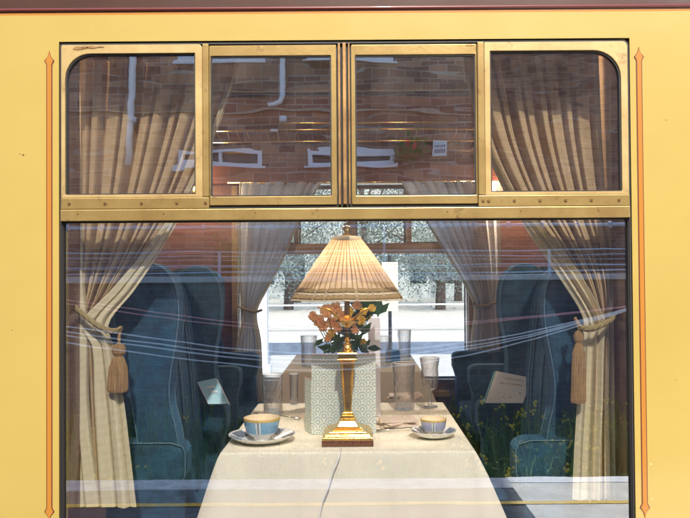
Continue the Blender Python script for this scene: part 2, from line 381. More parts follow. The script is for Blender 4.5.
def window(cx, yf, dirn, detail=True, glass=('pane', 'pane_up')):
    "dirn=-1: outside is -y; the unit is laid out around x=cx on the plane y=yf"
    Y = lambda d: yf + d * (-dirn) if dirn < 0 else yf - d     # d>0 goes inwards
    def yy(a, b):
        a, b = Y(a), Y(b); return (min(a, b), max(a, b))
    root = MB()
    # outer brass surround
    o = round_rect(cx - WX, cx + WX, WB, WT, (.004, .004, .014, .006))
    i = round_rect(cx - WX + .004, cx + WX - .004, WB + .004, WT - .004, (.002, .002, .012, .004))
    ring(root, o, i, *yy(-.004, .03)); seal = cpart(root, 'window', M['rubber'])
    x = lambda v: cx + v
    # inner reveal of wall thickness
    mb = MB(); ring(mb, round_rect(cx - WX - .03, cx + WX + .03, WB - .03, WT + .03, .01), round_rect(cx - WX + .004, cx + WX - .004, WB + .004, WT - .004, .004), *yy(.031, .115))
    cpart(mb, 'reveal', M['wood'], seal)
    zt, zb = WT - .004, 1.3935
    n = 8
    # corner casements
    for s in (-1, 1):
        xa, xb = (-.698, -.350) if s < 0 else (.345, .698)
        ia, ib = (-.688, -.368) if s < 0 else (.359, .681)
        rr = (.003, .003, .003, .062) if s < 0 else (.003, .003, .068, .003)
        mb = MB()
        ring(mb, round_rect(x(xa), x(xb), zb, zt, (.001, .001, .012, .004), n), round_rect(x(ia), x(ib), zb + .008, zt - .022, rr, n), *yy(-.007, .012))
        cpart(mb, 'corner_frame', M['pinkframe'], seal, bevel=.0015)
        mb = MB()
        rs = tuple(max(q - .0015, .001) for q in rr)
        ring(mb, round_rect(x(ia), x(ib), zb + .008, zt - .022, rr, n), round_rect(x(ia + .003), x(ib - .003), zb + .011, zt - .025, rs, n), *yy(-.003, .010))
        cpart(mb, 'seal', M['rubber'], seal)
        mb = MB(); a, b_ = yy(.004, .008); mb.prism(round_rect(x(ia) + .0005, x(ib) - .0005, zb + .0085, zt - .0225, rr, n), a, b_)
        cpart(mb, 'pane', M[glass[1]], seal)
    if detail:
        rnd = random.Random(9)
        for (cx0, cz0, w0, h0) in ((-.655, 1.763, .016, .0055), (-.640, 1.765, .010, .004), (-.622, 1.7655, .017, .0035), (-.600, 1.766, .008, .002), (.31, 1.766, .012, .003)):
            n_ = 18; mb = MB(); a, b_ = yy(-.0082 if cx0 < 0 else -.0042, -.0068 if cx0 < 0 else -.003)
            mb.prism([(x(cx0) + w0 * math.cos(6.283 * k / n_) * rnd.uniform(.6, 1.1), cz0 + h0 * math.sin(6.283 * k / n_) * rnd.uniform(.5, 1.05)) for k in range(n_)], a, b_)
            cpart(mb, 'worn_varnish', M['darkbrass'], seal)
    # channel posts beside the corner casements
    for s in (-1, 1):
        mb = MB()
        a, b_ = (-.3495, -.334) if s < 0 else (.327, .3445)
        mb.box(x(a), x(b_), *yy(-.011, .014), zb, zt)
        cpart(mb, 'channel_post', M['brass'], seal, bevel=.0025)
    # sliding lights
    for s in (-1, 1):
        oa, ob = (-.3335, -.020) if s < 0 else (.0165, .3265)
        ia, ib = (-.331, -.033) if s < 0 else (.026, .3235)
        dy = .0
        mb = MB()
        ring(mb, round_rect(x(oa), x(ob), zb - .020, zt - .003, .002, 2), round_rect(x(ia), x(ib), zb + .0015, zt - .029, .003, 2), *yy(-.003 + dy, .011 + dy))
        cpart(mb, 'sliding_frame', M['brass'], seal, bevel=.0015)
        mb = MB()
        ring(mb, round_rect(x(ia), x(ib), zb + .0015, zt - .029, .003, 2), round_rect(x(ia + .003), x(ib - .003), zb + .0045, zt - .032, .002, 2), *yy(.000, .010))
        cpart(mb, 'seal', M['rubber'], seal)
        mb = MB(); a, b_ = yy(.004 + dy, .008 + dy); mb.prism(round_rect(x(ia) + .0005, x(ib) - .0005, zb + .002, zt - .0295, .003, 2), a, b_)
        cpart(mb, 'pane', M[glass[1]], seal)
    # centre post : dark gap, tarnished bar, dark gap
    mb = MB()
    mb.box(x(-.0195), x(.016), *yy(.004, .02), zb - .02, zt); cpart(mb, 'seal', M['rubber'], seal)
    for (a, b_, q) in ((-.0165, -.010, -.006), (-.005, .0045, -.010), (.0085, .0135, -.006)):
        mb = MB(); mb.box(x(a), x(b_), *yy(q, .0035), zb - .02, zt); cpart(mb, 'centre_bar', M['darkbrass'], seal, bevel=.0015)
    # two brass strips of the transom
    for a, b_ in ((-.698, -.334), (.327, .698)):
        mb = MB(); mb.box(x(a), x(b_), *yy(-.010, .012), 1.3655, zb - .0005); cpart(mb, 'upper_strip', M['brass'], seal, bevel=.0015)
    mb = MB(); mb.box(x(-.698), x(.698), *yy(-.013, .014), 1.336, 1.3645)
    cpart(mb, 'transom_strip', M['brass'], seal, bevel=.002)
    if detail:
        for sx in (-.677, -.589, -.500, -.413, -.343, .338, .352, .415, .478, .541, .604, .672):
            a, b_ = yy(-.0125, -.009)
            mb = MB(); mb.add(*disc(x(sx), a, b_, 1.3795, .0042)); cpart(mb, 'screw', M['screw'], seal)
        for sx in (-.655, -.445, -.22, .25, .43, .62):
            a, b_ = yy(-.0138, -.012)
            mb = MB(); mb.add(*disc(x(sx), a, b_, 1.3535, .0026)); cpart(mb, 'screw', M['screw'], seal)
    mb = MB(); mb.box(x(-.3335), x(.3265), *yy(.002, .02), 1.3645, zb + .001); cpart(mb, 'seal', M['rubber'], seal)  # black filler; the dark of the gap is put into its colour
    # lower fixed light
    mb = MB(); ring(mb, round_rect(x(-.698), x(.698), WB + .004, 1.3355, .003, 2), round_rect(x(-.6955), x(.6955), WB + .010, 1.3330, .004, 2), *yy(-.001, .020))
    cpart(mb, 'seal', M['rubber'], seal)
    mb = MB(); mb.box(x(-.6945), x(-.6905), *yy(.0145, .022), WB + .01, 1.334); cpart(mb, 'bead', M['brass'], seal)
    mb = MB(); a, b_ = yy(.008, .014); mb.box(x(-.6945), x(.695), a, b_, WB + .008, 1.334)
    cpart(mb, 'pane', M[glass[0]], seal)
    return seal
def disc(cx, y0, y1, cz, r, n=12):
    vs = []
    for y in (y0, y1):
        for k in range(n):
            q = 2 * math.pi * k / n; rr = r * (.8 if y == y0 else 1)
            vs.append((cx + rr * math.cos(q), y, cz + rr * math.sin(q)))
    fs = [tuple(range(n)), tuple(reversed(range(n, 2 * n)))] + [(i, (i + 1) % n, n + (i + 1) % n, n + i) for i in range(n)]
    return vs, fs
for c in WIN_X:
    window(c, 0, -1, c == 0)
    window(c, 2.8, 1, False, ('pane_far', 'pane_far'))

# shell: floor, ceiling, roof, inner lining, bulkheads, pelmets, racks
mb = MB(); mb.box(-LX, LX, .05, 2.75, -.06, 0); cpart(mb, 'floor', M['carpet'])
def arc(y): return 2.22 + .42 * math.sqrt(max(0, 1 - ((y - 1.4) / 1.42) ** 2))
for nm, off, m_ in (('roof', .05, 'roof'), ('ceiling', -.02, 'ceiling')):
    mb = MB(); ys = [-.02 + 2.84 * i / 24 for i in range(25)]
    vs = [(x, y, arc(y) + off) for y in ys for x in (-LX, LX)]
    vs += [(x, y, arc(y) + off + .03) for y in ys for x in (-LX, LX)]
    fs = []
    for i in range(24):
        a = 2 * i; fs += [(a, a + 1, a + 3, a + 2), (50 + a, 52 + a, 53 + a, 51 + a)]
    mb.add(vs, fs); cpart(mb, nm, M[m_], smooth=True)
for y0, y1 in ((.05, .115), (2.685, 2.75)):
    mb = MB(); xs = [-LX]
    for c in WIN_X: xs += [c - WX - .03, c + WX + .03]
    xs.append(LX)
    for i in range(0, len(xs), 2): mb.box(xs[i], xs[i + 1], y0, y1, WB - .03, WT + .03)
    mb.box(-LX, LX, y0, y1, 0, WB - .03); mb.box(-LX, LX, y0, y1, WT + .03, 2.3)
    cpart(mb, 'wall_panelling', M['wood'])
mb = MB()
# far pelmet, near heading rail
mb = MB(); mb.box(-1.0, 1.0, 2.60, 2.684, 1.752, 1.868); cpart(mb, 'pelmet', M['redwood'], bevel=.004)
mb = MB(); mb.box(-.36, .36, .150, .162, 1.694, 1.716); cpart(mb, 'curtain_rail', mat('rail_braid', (.52, .36, .20), .8, var=.2, vs=60), bevel=.003)
mb = MB(); mb.tube([(-.75, 2.60, 1.76), (.75, 2.60, 1.76)], .008); cpart(mb, 'curtain_rail', M['brass_bright'], smooth=True)
rk = MB()
for y, z in ((2.38, 2.035), (2.36, 2.07), (2.50, 1.99)): rk.tube([(-1.7, y, z), (1.7, y, z)], .008)
for x in [-1.7 + .85 * i for i in range(5)]:
    rk.tube([(x, 2.68, 1.93), (x, 2.5, 1.985), (x, 2.37, 2.06), (x, 2.35, 2.09)], .006)
rk0 = cpart(rk, 'luggage_rack', M['brass_bright'], smooth=True)
mb = MB()
for i in range(60):
    x = -1.7 + 3.4 * i / 59; mb.tube([(x, 2.68, 1.975), (x, 2.37, 2.035)], .002, 4)
cpart(mb, 'rack_netting', M['darkbrass'], rk0)

# fill lamps added on the pillars, out of view, to brighten the saloon
def fill_lamp(x, far):
    y = 2.68 if far else .12; d = -1 if far else 1
    wl_ = thing('fill_lamp', 'added brass fill lamp on the panelled pillar, brightening the saloon', 'lamp', (x, y, 1.72), 0, 'added fill lamps between the windows')
    mb = MB(); mb.prism(round_rect(-.03, .03, -.06, .06, .01), 0, d * .008); mb.tube([(0, 0, 0), (0, d * .04, -.01), (0, d * .075, .02)], .006, 8); mb.build('bracket', M['brass_bright'], wl_, smooth=False)
    mb = MB(); mb.ball((0, d * .085, .06), .04, 0, 16)
    gm = bpy.data.materials.get('fill_lamp_glow')
    if not gm:
        gm = bpy.data.materials.new('fill_lamp_glow'); gm.use_nodes = True; N, L = nd(gm); e = N.new('ShaderNodeEmission'); e.inputs[0].default_value = (1, .80, .58, 1); e.inputs[1].default_value = 200; L.new(e.outputs[0], N['Material Output'].inputs[0])
    mb.build('globe', gm, wl_, smooth=True)
for x in (-.975, .975):
    for far in (0, 1): fill_lamp(x, far)
# light wooden inner frame of the far window
gw = wood_mat('golden_oak', (.52, .34, .16), (.38, .23, .10), .35)
mb = MB(); mb.box(-.70, .70, 2.655, 2.683, 1.330, 1.392); cpart(mb, 'inner_transom', gw, bevel=.004)
for s in (-1, 1): mb = MB(); mb.box(s * LX - .02, s * LX + .02, -.0, 2.8, -.06, 2.62); cpart(mb, 'bulkhead', gw)
for x in (-.345, 0, .345): mb = MB(); mb.box(x - .014, x + .014, 2.66, 2.683, 1.394, 1.750); cpart(mb, 'inner_mullion', gw, bevel=.002)
for x in (-.72, .72): mb = MB(); mb.box(x - .018, x + .018, 2.65, 2.683, .50, 1.750); cpart(mb, 'inner_jamb', gw, bevel=.002)
mb = MB(); mb.box(-.76, .76, 2.62, 2.684, .46, .498); cpart(mb, 'inner_sill', gw, bevel=.003)
# ================================================================== CURTAINS
def lerp_rows(rows, v):
    "rows: list of (v, a, b); piecewise smooth interpolation"
    for i in range(len(rows) - 1):
        if v <= rows[i + 1][0] or i == len(rows) - 2:
            t = (v - rows[i][0]) / (rows[i + 1][0] - rows[i][0]); t = min(max(t, 0), 1)
            p = [rows[max(i - 1, 0)], rows[i], rows[i + 1], rows[min(i + 2, len(rows) - 1)]]
            res = []
            for k in (1, 2):
                def slope(a, b): return (b[k] - a[k]) / max(b[0] - a[0], 1e-6)
                h = p[2][0] - p[1][0]; m1 = slope(p[0], p[2]) * h; m2 = slope(p[1], p[3]) * h
                res.append((2 * t ** 3 - 3 * t * t + 1) * p[1][k] + (t ** 3 - 2 * t * t + t) * m1 + (-2 * t ** 3 + 3 * t * t) * p[2][k] + (t ** 3 - t * t) * m2)
            return res
def sheet(edge, zs, y, folds, amp, seed, name, material, parent, nu=150, nv=70, skew=.0, thick=0, groove=0):
    "edge(v)->(x0,x1) at fraction v from top to bottom; zs=(top,bottom)"
    mb = MB(); vs = []; fs = []; uv = []
    rnd = random.Random(seed); ph = [rnd.uniform(0, 6.28) for _ in range(5)]
    x00, x01 = edge(0); W0 = abs(x01 - x00)
    for j in range(nv + 1):
        v = j / nv; x0, x1 = edge(v); z = zs[0] + (zs[1] - zs[0]) * v; W = abs(x1 - x0)
        for i in range(nu + 1):
            u = i / nu
            q = folds * 2 * math.pi * (u + .035 * math.sin(5 * u + ph[0] + .6 * v)) + ph[1]
            a = amp * (.75 + .45 * math.sin(9 * u + ph[2])) * (.55 + .45 * min(1, v * 3 + .2))
            s1 = math.sin(q); d = math.copysign(abs(s1) ** .75, s1) * a + .25 * a * math.sin(2.3 * q + ph[3] + 2 * v)
            if groove:
                g = (.5 + .5 * math.cos(q + .8 * math.sin(3.1 * q / folds * 2 + ph[4]))) ** 5
                d = groove * amp * g * (.6 + .5 * math.sin(7 * u + ph[2]) ** 2) + .22 * amp * math.sin(q * .5 + ph[3]) - .3 * amp
            xx = x0 + (x1 - x0) * u + math.cos(q) * W / folds * (.16 if not groove else .05)
            vs.append((xx, y + d, z)); uv.append((u * W0 * 1.0, (zs[0] - z)))
    for j in range(nv):
        for i in range(nu):
            a = j * (nu + 1) + i; fs.append((a, a + 1, a + nu + 2, a + nu + 1))
    mb.add(vs, fs); o = mb.build(name, material, parent, smooth=True, recalc=False)
    ul = o.data.uv_layers.new(name='UVMap')
    for p in o.data.polygons:
        for li in p.loop_indices: ul.data[li].uv = uv[o.data.loops[li].vertex_index]
    return o
def curtain(name, label, group, prows, bw, y, folds, amp, zt, zb, mats, seed, tie, tass, zt_off=0):
    """prows: (pixel row, outer px, inner px) measured on the photo; bw: (row, border width px)"""
    root = thing(name, label, 'curtain', (at(prows[0][1], 200, y).x, y, 0), 0, group)
    L0 = root.location
    r0, r1 = prows[0][0], prows[-1][0]
    rows = []
    for (r, a, b) in prows:
        rows.append(((r - r0) / (r1 - r0), at(a, r, y).x - L0.x, at(b, r, y).x - L0.x))
    bws = [((r - r0) / (r1 - r0), a * (y + 1.8) / F, b * (y + 1.8) / F) for r, a, b in bw]
    zt = at(345, r0, y).z; zb = at(345, r1, y).z
    sgn = 1 if rows[0][2] > rows[0][1] else -1
    def main(v):
        a, b = lerp_rows(rows, v); w1, w2 = lerp_rows(bws, v); return (a, b - sgn * w1 * .6)
    def inner(v):
        a, b = lerp_rows(rows, v); w1, w2 = lerp_rows(bws, v); return (b - sgn * w1, b)
    def outer(v):
        a, b = lerp_rows(rows, v); w1, w2 = lerp_rows(bws, v); return (a - sgn * .002, a + sgn * w2)
    sheet(main, (zt, zb), 0, folds, amp, seed, 'lining', mats[0], root, 260, groove=2.4)
    sheet(inner, (zt, zb), -.020, 2.6, amp * .45, seed + 1, 'border', mats[1], root, 50)
    sheet(outer, (zt, zb), -.016, 1.6, amp * .5, seed + 2, 'border', mats[1], root, 40)
    # tie-back cord around the waist
    if tie:
        mb = MB(); pts = [at(px, py, y + dy) - L0 for px, py, dy in tie]
        sp = smooth_pts(pts, 30)
        for k in range(3):
            q = [p + Vector((0, .004 * math.cos(i * .9 + k * 2.1), .0045 * math.sin(i * .9 + k * 2.1))) for i, p in enumerate(sp)]
            mb.tube(q, .0042, 6)
        mb.build('tieback', mats[2], root, smooth=True)
    if tass:
        px, p0, p1, wpx = tass; yt = y - .045; top = at(px, p0, yt) - L0; bot = at(px, p1, yt) - L0; r = wpx * (yt + 1.8) / F / 2
        mb = MB(); h = top.z - bot.z
        prof = [(.001, 0), (r * .55, -.004), (r * .75, -.014), (r * .7, -.026), (r * .45, -.034), (r * .62, -.04), (r * .85, -.06), (r * .95, -h * .6), (r, -h + .006), (r * .9, -h), (.001, -h + .004)]
        n = 40; vs = []; fs = []
        for (rr, z) in prof:
            for k in range(n):
                q = 2 * math.pi * k / n; f = 1 + (.10 * (k % 2) if z < -.04 else 0) 
                vs.append((top.x + rr * f * math.cos(q) + (z / h) * (.004), top.y + rr * f * .6 * math.sin(q), top.z + z))
        for i in range(len(prof) - 1):
            for k in range(n):
                k2 = (k + 1) % n; fs.append((i * n + k, i * n + k2, (i + 1) * n + k2, (i + 1) * n + k))
        mb.add(vs, fs)
        mb.tube([top + Vector((-.004, .02, .03)), top + Vector((0, .0, .014)), top], .004, 6)
        mb.build('tassel', M['tassel'], root)
    return root
nm = [M['lining'], M['border'], M['tie']]
curtain('window_curtain', 'brown lined cream edged curtain tied back with rust tassel, left of the lamp', 'curtains at the near window',
        [(56, 74, 243), (82, 74, 236), (145, 74, 214), (195, 75, 193), (240, 76, 170), (290, 77, 137), (322, 79, 112), (345, 77, 117), (400, 76, 127), (450, 77, 133), (503, 80, 139)],
        [(56, 6, 7), (195, 9, 9), (260, 20, 9), (322, 30, 11), (345, 24, 14), (400, 32, 15), (503, 38, 24)], .135, 11, .024, 0, 0, nm, 3,
        [(69, 300, -.01), (76, 308, -.05), (90, 320, -.062), (104, 329, -.06), (116, 331, -.045), (121, 328, -.01)], (119, 343, 392, 19))
curtain('window_curtain', 'brown lined cream edged curtain tied back with slim rust tassel, right of the lamp', 'curtains at the near window',
        [(52, 628, 458), (76, 628, 464), (140, 628, 480), (195, 627, 504), (240, 626, 531), (285, 622, 562), (322, 612, 583), (345, 612, 580), (400, 611, 577), (450, 612, 574), (500, 613, 572)],
        [(52, 5, 8), (195, 9, 9), (260, 22, 8), (322, 20, 8), (345, 22, 8), (400, 24, 8), (500, 26, 8)], .135, 11, .024, 0, 0, nm, 11,
        [(628, 306, -.01), (618, 315, -.05), (604, 324, -.06), (590, 329, -.06), (580, 327, -.045), (577, 322, -.01)], (579, 330, 403, 14))
fm = [M['far_curtain'], M['far_border'], M['tie']]
curtain('window_curtain', 'pale grey pleated curtain tied back at the left of the far window', 'curtains at the far window',
        [(182, 240, 322), (222, 239, 300), (260, 239, 284), (290, 240, 268), (312, 243, 258), (340, 238, 262), (385, 230, 264), (420, 228, 266)],
        [(182, 2, 2), (240, 3, 2), (312, 5, 2), (420, 7, 2)], 2.58, 8, .030, 0, 0, fm, 21,
        [(238, 306, 0), (244, 309, -.06), (254, 312, -.06), (262, 310, 0)], None)
curtain('window_curtain', 'pale grey pleated curtain tied back at the right of the far window', 'curtains at the far window',
        [(182, 500, 400), (222, 500, 425), (255, 500, 445), (285, 499, 463), (308, 497, 473), (340, 499, 470), (385, 501, 470), (420, 502, 469)],
        [(182, 2, 2), (240, 3, 2), (312, 4, 2), (420, 5, 2)], 2.58, 9, .030, 0, 0, fm, 27,
        [(501, 300, 0), (494, 303, -.06), (480, 306, -.06), (471, 302, 0)], None)

# ================================================================== ARMCHAIRS
def armchair(xf, sg, y0, label, d):
    "sg=+1 faces +x; xf: x of the wing front; y0: window-side face"
    W = .70
    root = thing('wing_armchair', label, 'armchair', (xf, y0, 0), 0, 'blue wing armchairs at the tables')
    def P(o): return [(sg * a, b) for a, b in o]
    vel = M['velvet']
    wing = [(-.10, .66), (-.12, .8), (-.155, 1.0), (-.18, 1.10), (-.175, 1.17), (-.14, 1.22), (-.09, 1.236), (-.045, 1.222), (-.012, 1.18), (0, 1.11), (-.006, 1.03), (-.022, .94), (-.026, .86), (-.008, .78), (.004, .70), (0, .66)]
    for k, ya in enumerate((0.0, W - .075)):
        mb = MB(); mb.prism(P([tuple(p) for p in smooth_pts(wing, 48)]), ya, ya + .07); mb.build('wing', vel, root, smooth=False, bevel=.016, seg=3)
        q = smooth_pts(wing, 60); mb = MB()
        for yy_ in (ya - .001, ya + .071):
            mb.tube([(sg * p[0] * 1.0, yy_ + (.004 if yy_ < ya else -.004), p[1]) for p in q], .002, 6)
        mb.build('piping', M['piping'], root, smooth=True)
        arm = [(-.20, .40), (-.20, .735), (-.16, .747), (d - .04, .747), (d - .008, .738), (d, .72), (d, .66), (d - .008, .64), (d - .02, .60), (d - .02, .40)]
        mb = MB(); mb.prism(P(arm), ya - .012, ya + .088); mb.build('arm', vel, root, bevel=.018, seg=4)
        mb = MB(); mb.tube([(sg * a, ya - .010, b) for a, b in arm[1:8]], .002, 6); mb.build('piping', M['piping'], root, smooth=True)
    back = [(-.16, .38), (-.20, .8), (-.245, 1.12), (-.235, 1.2), (-.19, 1.225), (-.14, 1.2), (-.105, 1.1), (-.085, .9), (-.06, .62), (-.06, .38)]
    mb = MB(); mb.prism(P(back), .072, W - .077); mb.build('backrest', vel, root, bevel=.025, seg=4)
    mb = MB()
    for t in (.2, .26, .5, .74, .8):
        mb.tube([(sg * (-.055 + .0), .072 + (W - .15) * t, .46), (sg * -.075, .072 + (W - .15) * t, .85), (sg * -.10, .072 + (W - .15) * t, 1.1)], .004, 6)
    mb.build('piping', M['piping'], root, smooth=True)
    mb = MB(); mb.box(min(sg * -.1, sg * .28), max(sg * -.1, sg * .28), .075, W - .08, .34, .47); mb.build('seat', vel, root, bevel=.03, seg=4)
    mb = MB()
    for a in (-.15, .0):
        for b in (.04, W - .04): mb.tube([(sg * a, b, .40), (sg * a, b, .0)], [.02, .013], 8)
    mb.build('leg', M['redwood'], root, smooth=True)
    return root
armchair(-.462, 1, .20, 'dark blue velvet wing armchair at left with pale blue book on its arm', .02)
armchair(.54, -1, .20, 'dark blue velvet wing armchair at right with white book on its arm', .085)
armchair(-.76, 1, 1.85, 'blue velvet wing armchair across the aisle beside left grey curtain', .20)
armchair(.88, -1, 1.85, 'blue velvet wing armchair across the aisle beside right grey curtain', .30)

# ================================================================== TABLES
TZ = .733
def table(y0, y1, hw, label, lab2, drop):
    t = thing('dining_table', label, 'table', (0, (y0 + y1) / 2, 0), 0)
    c = (y0 + y1) / 2
    mb = MB(); mb.box(-hw + .006, hw - .006, y0 + .006 - c, y1 - .006 - c, TZ - .03, TZ - .006); mb.build('tabletop', M['redwood'], t, bevel=.003)
    mb = MB(); mb.tube([(0, 0, 0), (0, 0, .04), (0, 0, .06), (0, 0, TZ - .03)], [.16, .15, .035, .03], 16); mb.build('leg', M['redwood'], t, smooth=True)
    # cloth: top grid plus flared drops, one sheet
    n = 96; per = []
    corners = [(-hw, y0), (hw, y0), (hw, y1), (-hw, y1)]
    import itertools
    pts = []
    for i in range(4):
        a, b = corners[i], corners[(i + 1) % 4]
        for k in range(72):
            s = k / 72; pts.append((a[0] + (b[0] - a[0]) * s, a[1] + (b[1] - a[1]) * s, i, s))
    vs = []; fs = []
    rings = [(0, 0), (.004, -.001), (.007, -.006), (.010, -.02), (.017, -.06), (.024, -.11), (.032, -.17), (.040, -.23), (.046, -.28)]
    m = len(pts)
    for (o, dz) in rings:
        for j, (x, y, sd_, s) in enumerate(pts):
            nx = -1 if x <= -hw + 1e-6 else (1 if x >= hw - 1e-6 else 0); ny = -1 if y <= y0 + 1e-6 else (1 if y >= y1 - 1e-6 else 0)
            along = min(s, 1 - s)
            rp = .42 * (-dz) * math.exp(-(min(s, 1 - s) * 7) ** 2) if dz < -.01 else 0      # corner flare
            wob = .022 * (-dz) / .28 * math.sin(s * 17 + sd_ * 2.2) if dz < -.03 else 0
            k = o + rp * .55 + wob
            if sd_ in (0, 2): ox, oy = (nx * k * .9 if nx else (0)), ny * min(o * .35 + wob * .4, .02) if ny < 0 else ny * k
            else: ox, oy = nx * k, (ny * min(k, .01) if ny < 0 else ny * k)
            if sd_ == 0:
                g_ = min(1, -dz / .28); oy -= .006 * g_ * (math.sin(s * 21 + 1) + .6 * math.sin(s * 37)) + .003 * min(1, -dz * 40) * math.exp(-((s - .33) / .012) ** 2) + .003 * min(1, -dz * 40) * math.exp(-((s - .68) / .012) ** 2)
            if sd_ == 0 and not nx: ox = (x / hw) * (o * .7)
            vs.append((x + ox, y + oy - c, TZ + .001 + dz * (1 if ny >= 0 or nx == 0 else 1) + (.010 * math.sin(s * 5 + 1) if dz < -.27 else 0)))
    for i in range(len(rings) - 1):
        for j in range(m): fs.append((i * m + j, i * m + (j + 1) % m, (i + 1) * m + (j + 1) % m, (i + 1) * m + j))
    mb = MB(); mb.add(vs, fs)
    # flat top
    nb = len(mb.v); nx_, ny_ = 40, 40
    tv = [(-hw + 2 * hw * i / nx_, y0 + (y1 - y0) * j / ny_ - c, TZ + .001 + .0008 * noise.noise(Vector((i * .3, j * .3, 0)))) for j in range(ny_ + 1) for i in range(nx_ + 1)]
    mb.add(tv, [(j * (nx_ + 1) + i, j * (nx_ + 1) + i + 1, (j + 1) * (nx_ + 1) + i + 1, (j + 1) * (nx_ + 1) + i) for j in range(ny_) for i in range(nx_)])
    o = mb.build('tablecloth', M['linen'], None, smooth=True); o.location = (0, c, 0)
    tag(o, lab2, 'tablecloth', 'white tablecloths')
table(.135, .87, .332, 'dining table under the white cloth beside the near window', 'white linen tablecloth hanging in front, under the brass lamp', .3)
table(1.72, 2.52, .33, 'dining table across the aisle under a white cloth', 'white linen tablecloth of the table across the aisle', .3)
TT = TZ + .0025

# ================================================================== LAMP
LXc, LYc = at(346.5, 440, .255).x, .255
LXc += .004
lamp = thing('table_lamp', 'brass column table lamp with pleated apricot shade, lit', 'lamp', (LXc, LYc, TT))
def sq(mb, half, z0, z1, half2=None):
    h2 = half2 if half2 is not None else half
    vs = [(-half, -half, z0), (half, -half, z0), (half, half, z0), (-half, half, z0), (-h2, -h2, z1), (h2, -h2, z1), (h2, h2, z1), (-h2, h2, z1)]
    mb.add(vs, [(0, 3, 2, 1), (4, 5, 6, 7), (0, 1, 5, 4), (1, 2, 6, 5), (2, 3, 7, 6), (3, 0, 4, 7)])
bb = M['brass_bright']
mb = MB(); sq(mb, .070, 0, .016); mb.build('plinth', mat('plinth_dark', (.13, .035, .02), .25, .0, coat=.6), lamp, bevel=.001)
mb = MB()
for a, z0, z1, b in ((.0695, .016, .023, .0685), (.064, .023, .032, .060), (.052, .032, .036, .050), (.044, .036, .044, .034), (.030, .044, .060, .021), (.023, .060, .066, .023), (.019, .066, .074, .017), (.015, .074, .082, .0145)):
    sq(mb, a, z0, z1, b)
mb.build('base', bb, lamp, bevel=.0012)
mb = MB()
# tapering four-sided shaft, wider at the top, framed panels
sq(mb, .0105, .082, .222, .0195)
for s in (-1, 1):
    vs = []
    for (hz, h) in ((.086, .0108), (.218, .0193)):
        pass
    mb.add([(s * .0105, -.0118, .084), (s * .0070, -.0118, .084), (s * .0125, -.0208, .220), (s * .0192, -.0208, .220), (s * .0105, -.0100, .084), (s * .0070, -.0100, .084), (s * .0125, -.0190, .220), (s * .0192, -.0190, .220)],
           [(0, 1, 2, 3), (4, 7, 6, 5), (0, 4, 5, 1), (1, 5, 6, 2), (2, 6, 7, 3), (3, 7, 4, 0)])
mb.build('shaft', bb, lamp, bevel=.0008)
mb = MB(); mb.add([(-.0062, -.0113, .088), (.0062, -.0113, .088), (.0118, -.0204, .216), (-.0118, -.0204, .216), (-.0062, -.0100, .088), (.0062, -.0100, .088), (.0118, -.0190, .216), (-.0118, -.0190, .216)], [(0, 1, 2, 3), (4, 7, 6, 5), (0, 4, 5, 1), (1, 5, 6, 2), (2, 6, 7, 3), (3, 7, 4, 0)]); mb.build('inset_panel', M['darkbrass'], lamp)
mb = MB(); sq(mb, .020, .222, .227, .027); sq(mb, .028, .227, .231); sq(mb, .024, .231, .245, .024); sq(mb, .028, .245, .249, .026); sq(mb, .018, .249, .254, .012)
mb.lathe([(.012, .254), (.015, .260), (.012, .268), (.007, .274), (.011, .282), (.006, .290), (.006, .318), (.012, .322), (.02, .328), (.032, .334), (.034, .338), (.012, .346), (.008, .352), (.007, .40), (.007, .52)], n=24)
mb.build('capital', bb, lamp, bevel=.0008)
# scrolled arms carrying the shade
for s in (-1, 1):
    mb = MB(); pts = smooth_pts([(s * .006, 0, .338), (s * .022, -.012, .343), (s * .036, -.018, .355), (s * .050, -.02, .367), (s * .066, -.022, .371), (s * .082, -.022, .376)], 24)
    mb.tube(pts, [.006 - .0042 * i / 24 for i in range(25)], 8); mb.build('arm', bb, lamp, smooth=True)
# shade
SZ0, SZ1 = at(345, 301, .255 - .12).z - TT, at(345, 239, .255).z - TT
mb = MB(); n = 448; vs = []; fs = []; prof = []
RB = .162; RT = .036
nr = 30
for i in range(nr + 1):
    t = i / nr
    r = RT + (RB - RT) * (t ** .95); prof.append((r, SZ1 + (SZ0 - SZ1) * t))
for (i, (r, z)) in enumerate(prof):
    t = i / nr
    for k in range(n):
        q = 2 * math.pi * k / n
        # soft hexagonal plan, sharper at the rim
        hx = math.cos(math.pi / 6) / math.cos(((q + math.pi / 6 * 1) % (math.pi / 3)) - math.pi / 6)
        rr = r * (1 + (hx - .955) * .5 * t)
        rr += .0050 * (1 - .45 * t) * abs(math.sin(q * 28 + .25 * math.sin(q * 5))) + .0012 * math.sin(q * 23 + 2)
        zz = z + (.001 * (hx - .93) / .07 if t > .85 else 0) * (t - .85) / .15
        vs.append((rr * math.cos(q), rr * math.sin(q) * .86, zz))
for i in range(nr):
    for k in range(n):
        k2 = (k + 1) % n; fs.append((i * n + k, i * n + k2, (i + 1) * n + k2, (i + 1) * n + k))
mb.add(vs, fs)
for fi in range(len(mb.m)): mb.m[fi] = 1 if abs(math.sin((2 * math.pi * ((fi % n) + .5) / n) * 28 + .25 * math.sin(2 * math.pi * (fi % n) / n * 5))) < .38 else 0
sm2 = mat('silk_fold_darkened', (.50, .34, .20), .8, trans=.3)  # darker silk puts shading into the pleat valleys
sm = mat('shade_silk', (.86, .71, .52), .8, trans=.55, var=.4, vs=9, stretch=(5, 5, .2))  # upright streaks of tone stand in for pleat shading
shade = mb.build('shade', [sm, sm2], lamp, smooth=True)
tm = mat('braid_trim', (.42, .27, .10), .7, bump=1, bs=220); tm2 = mat('braid_pale', (.80, .66, .42), .7)
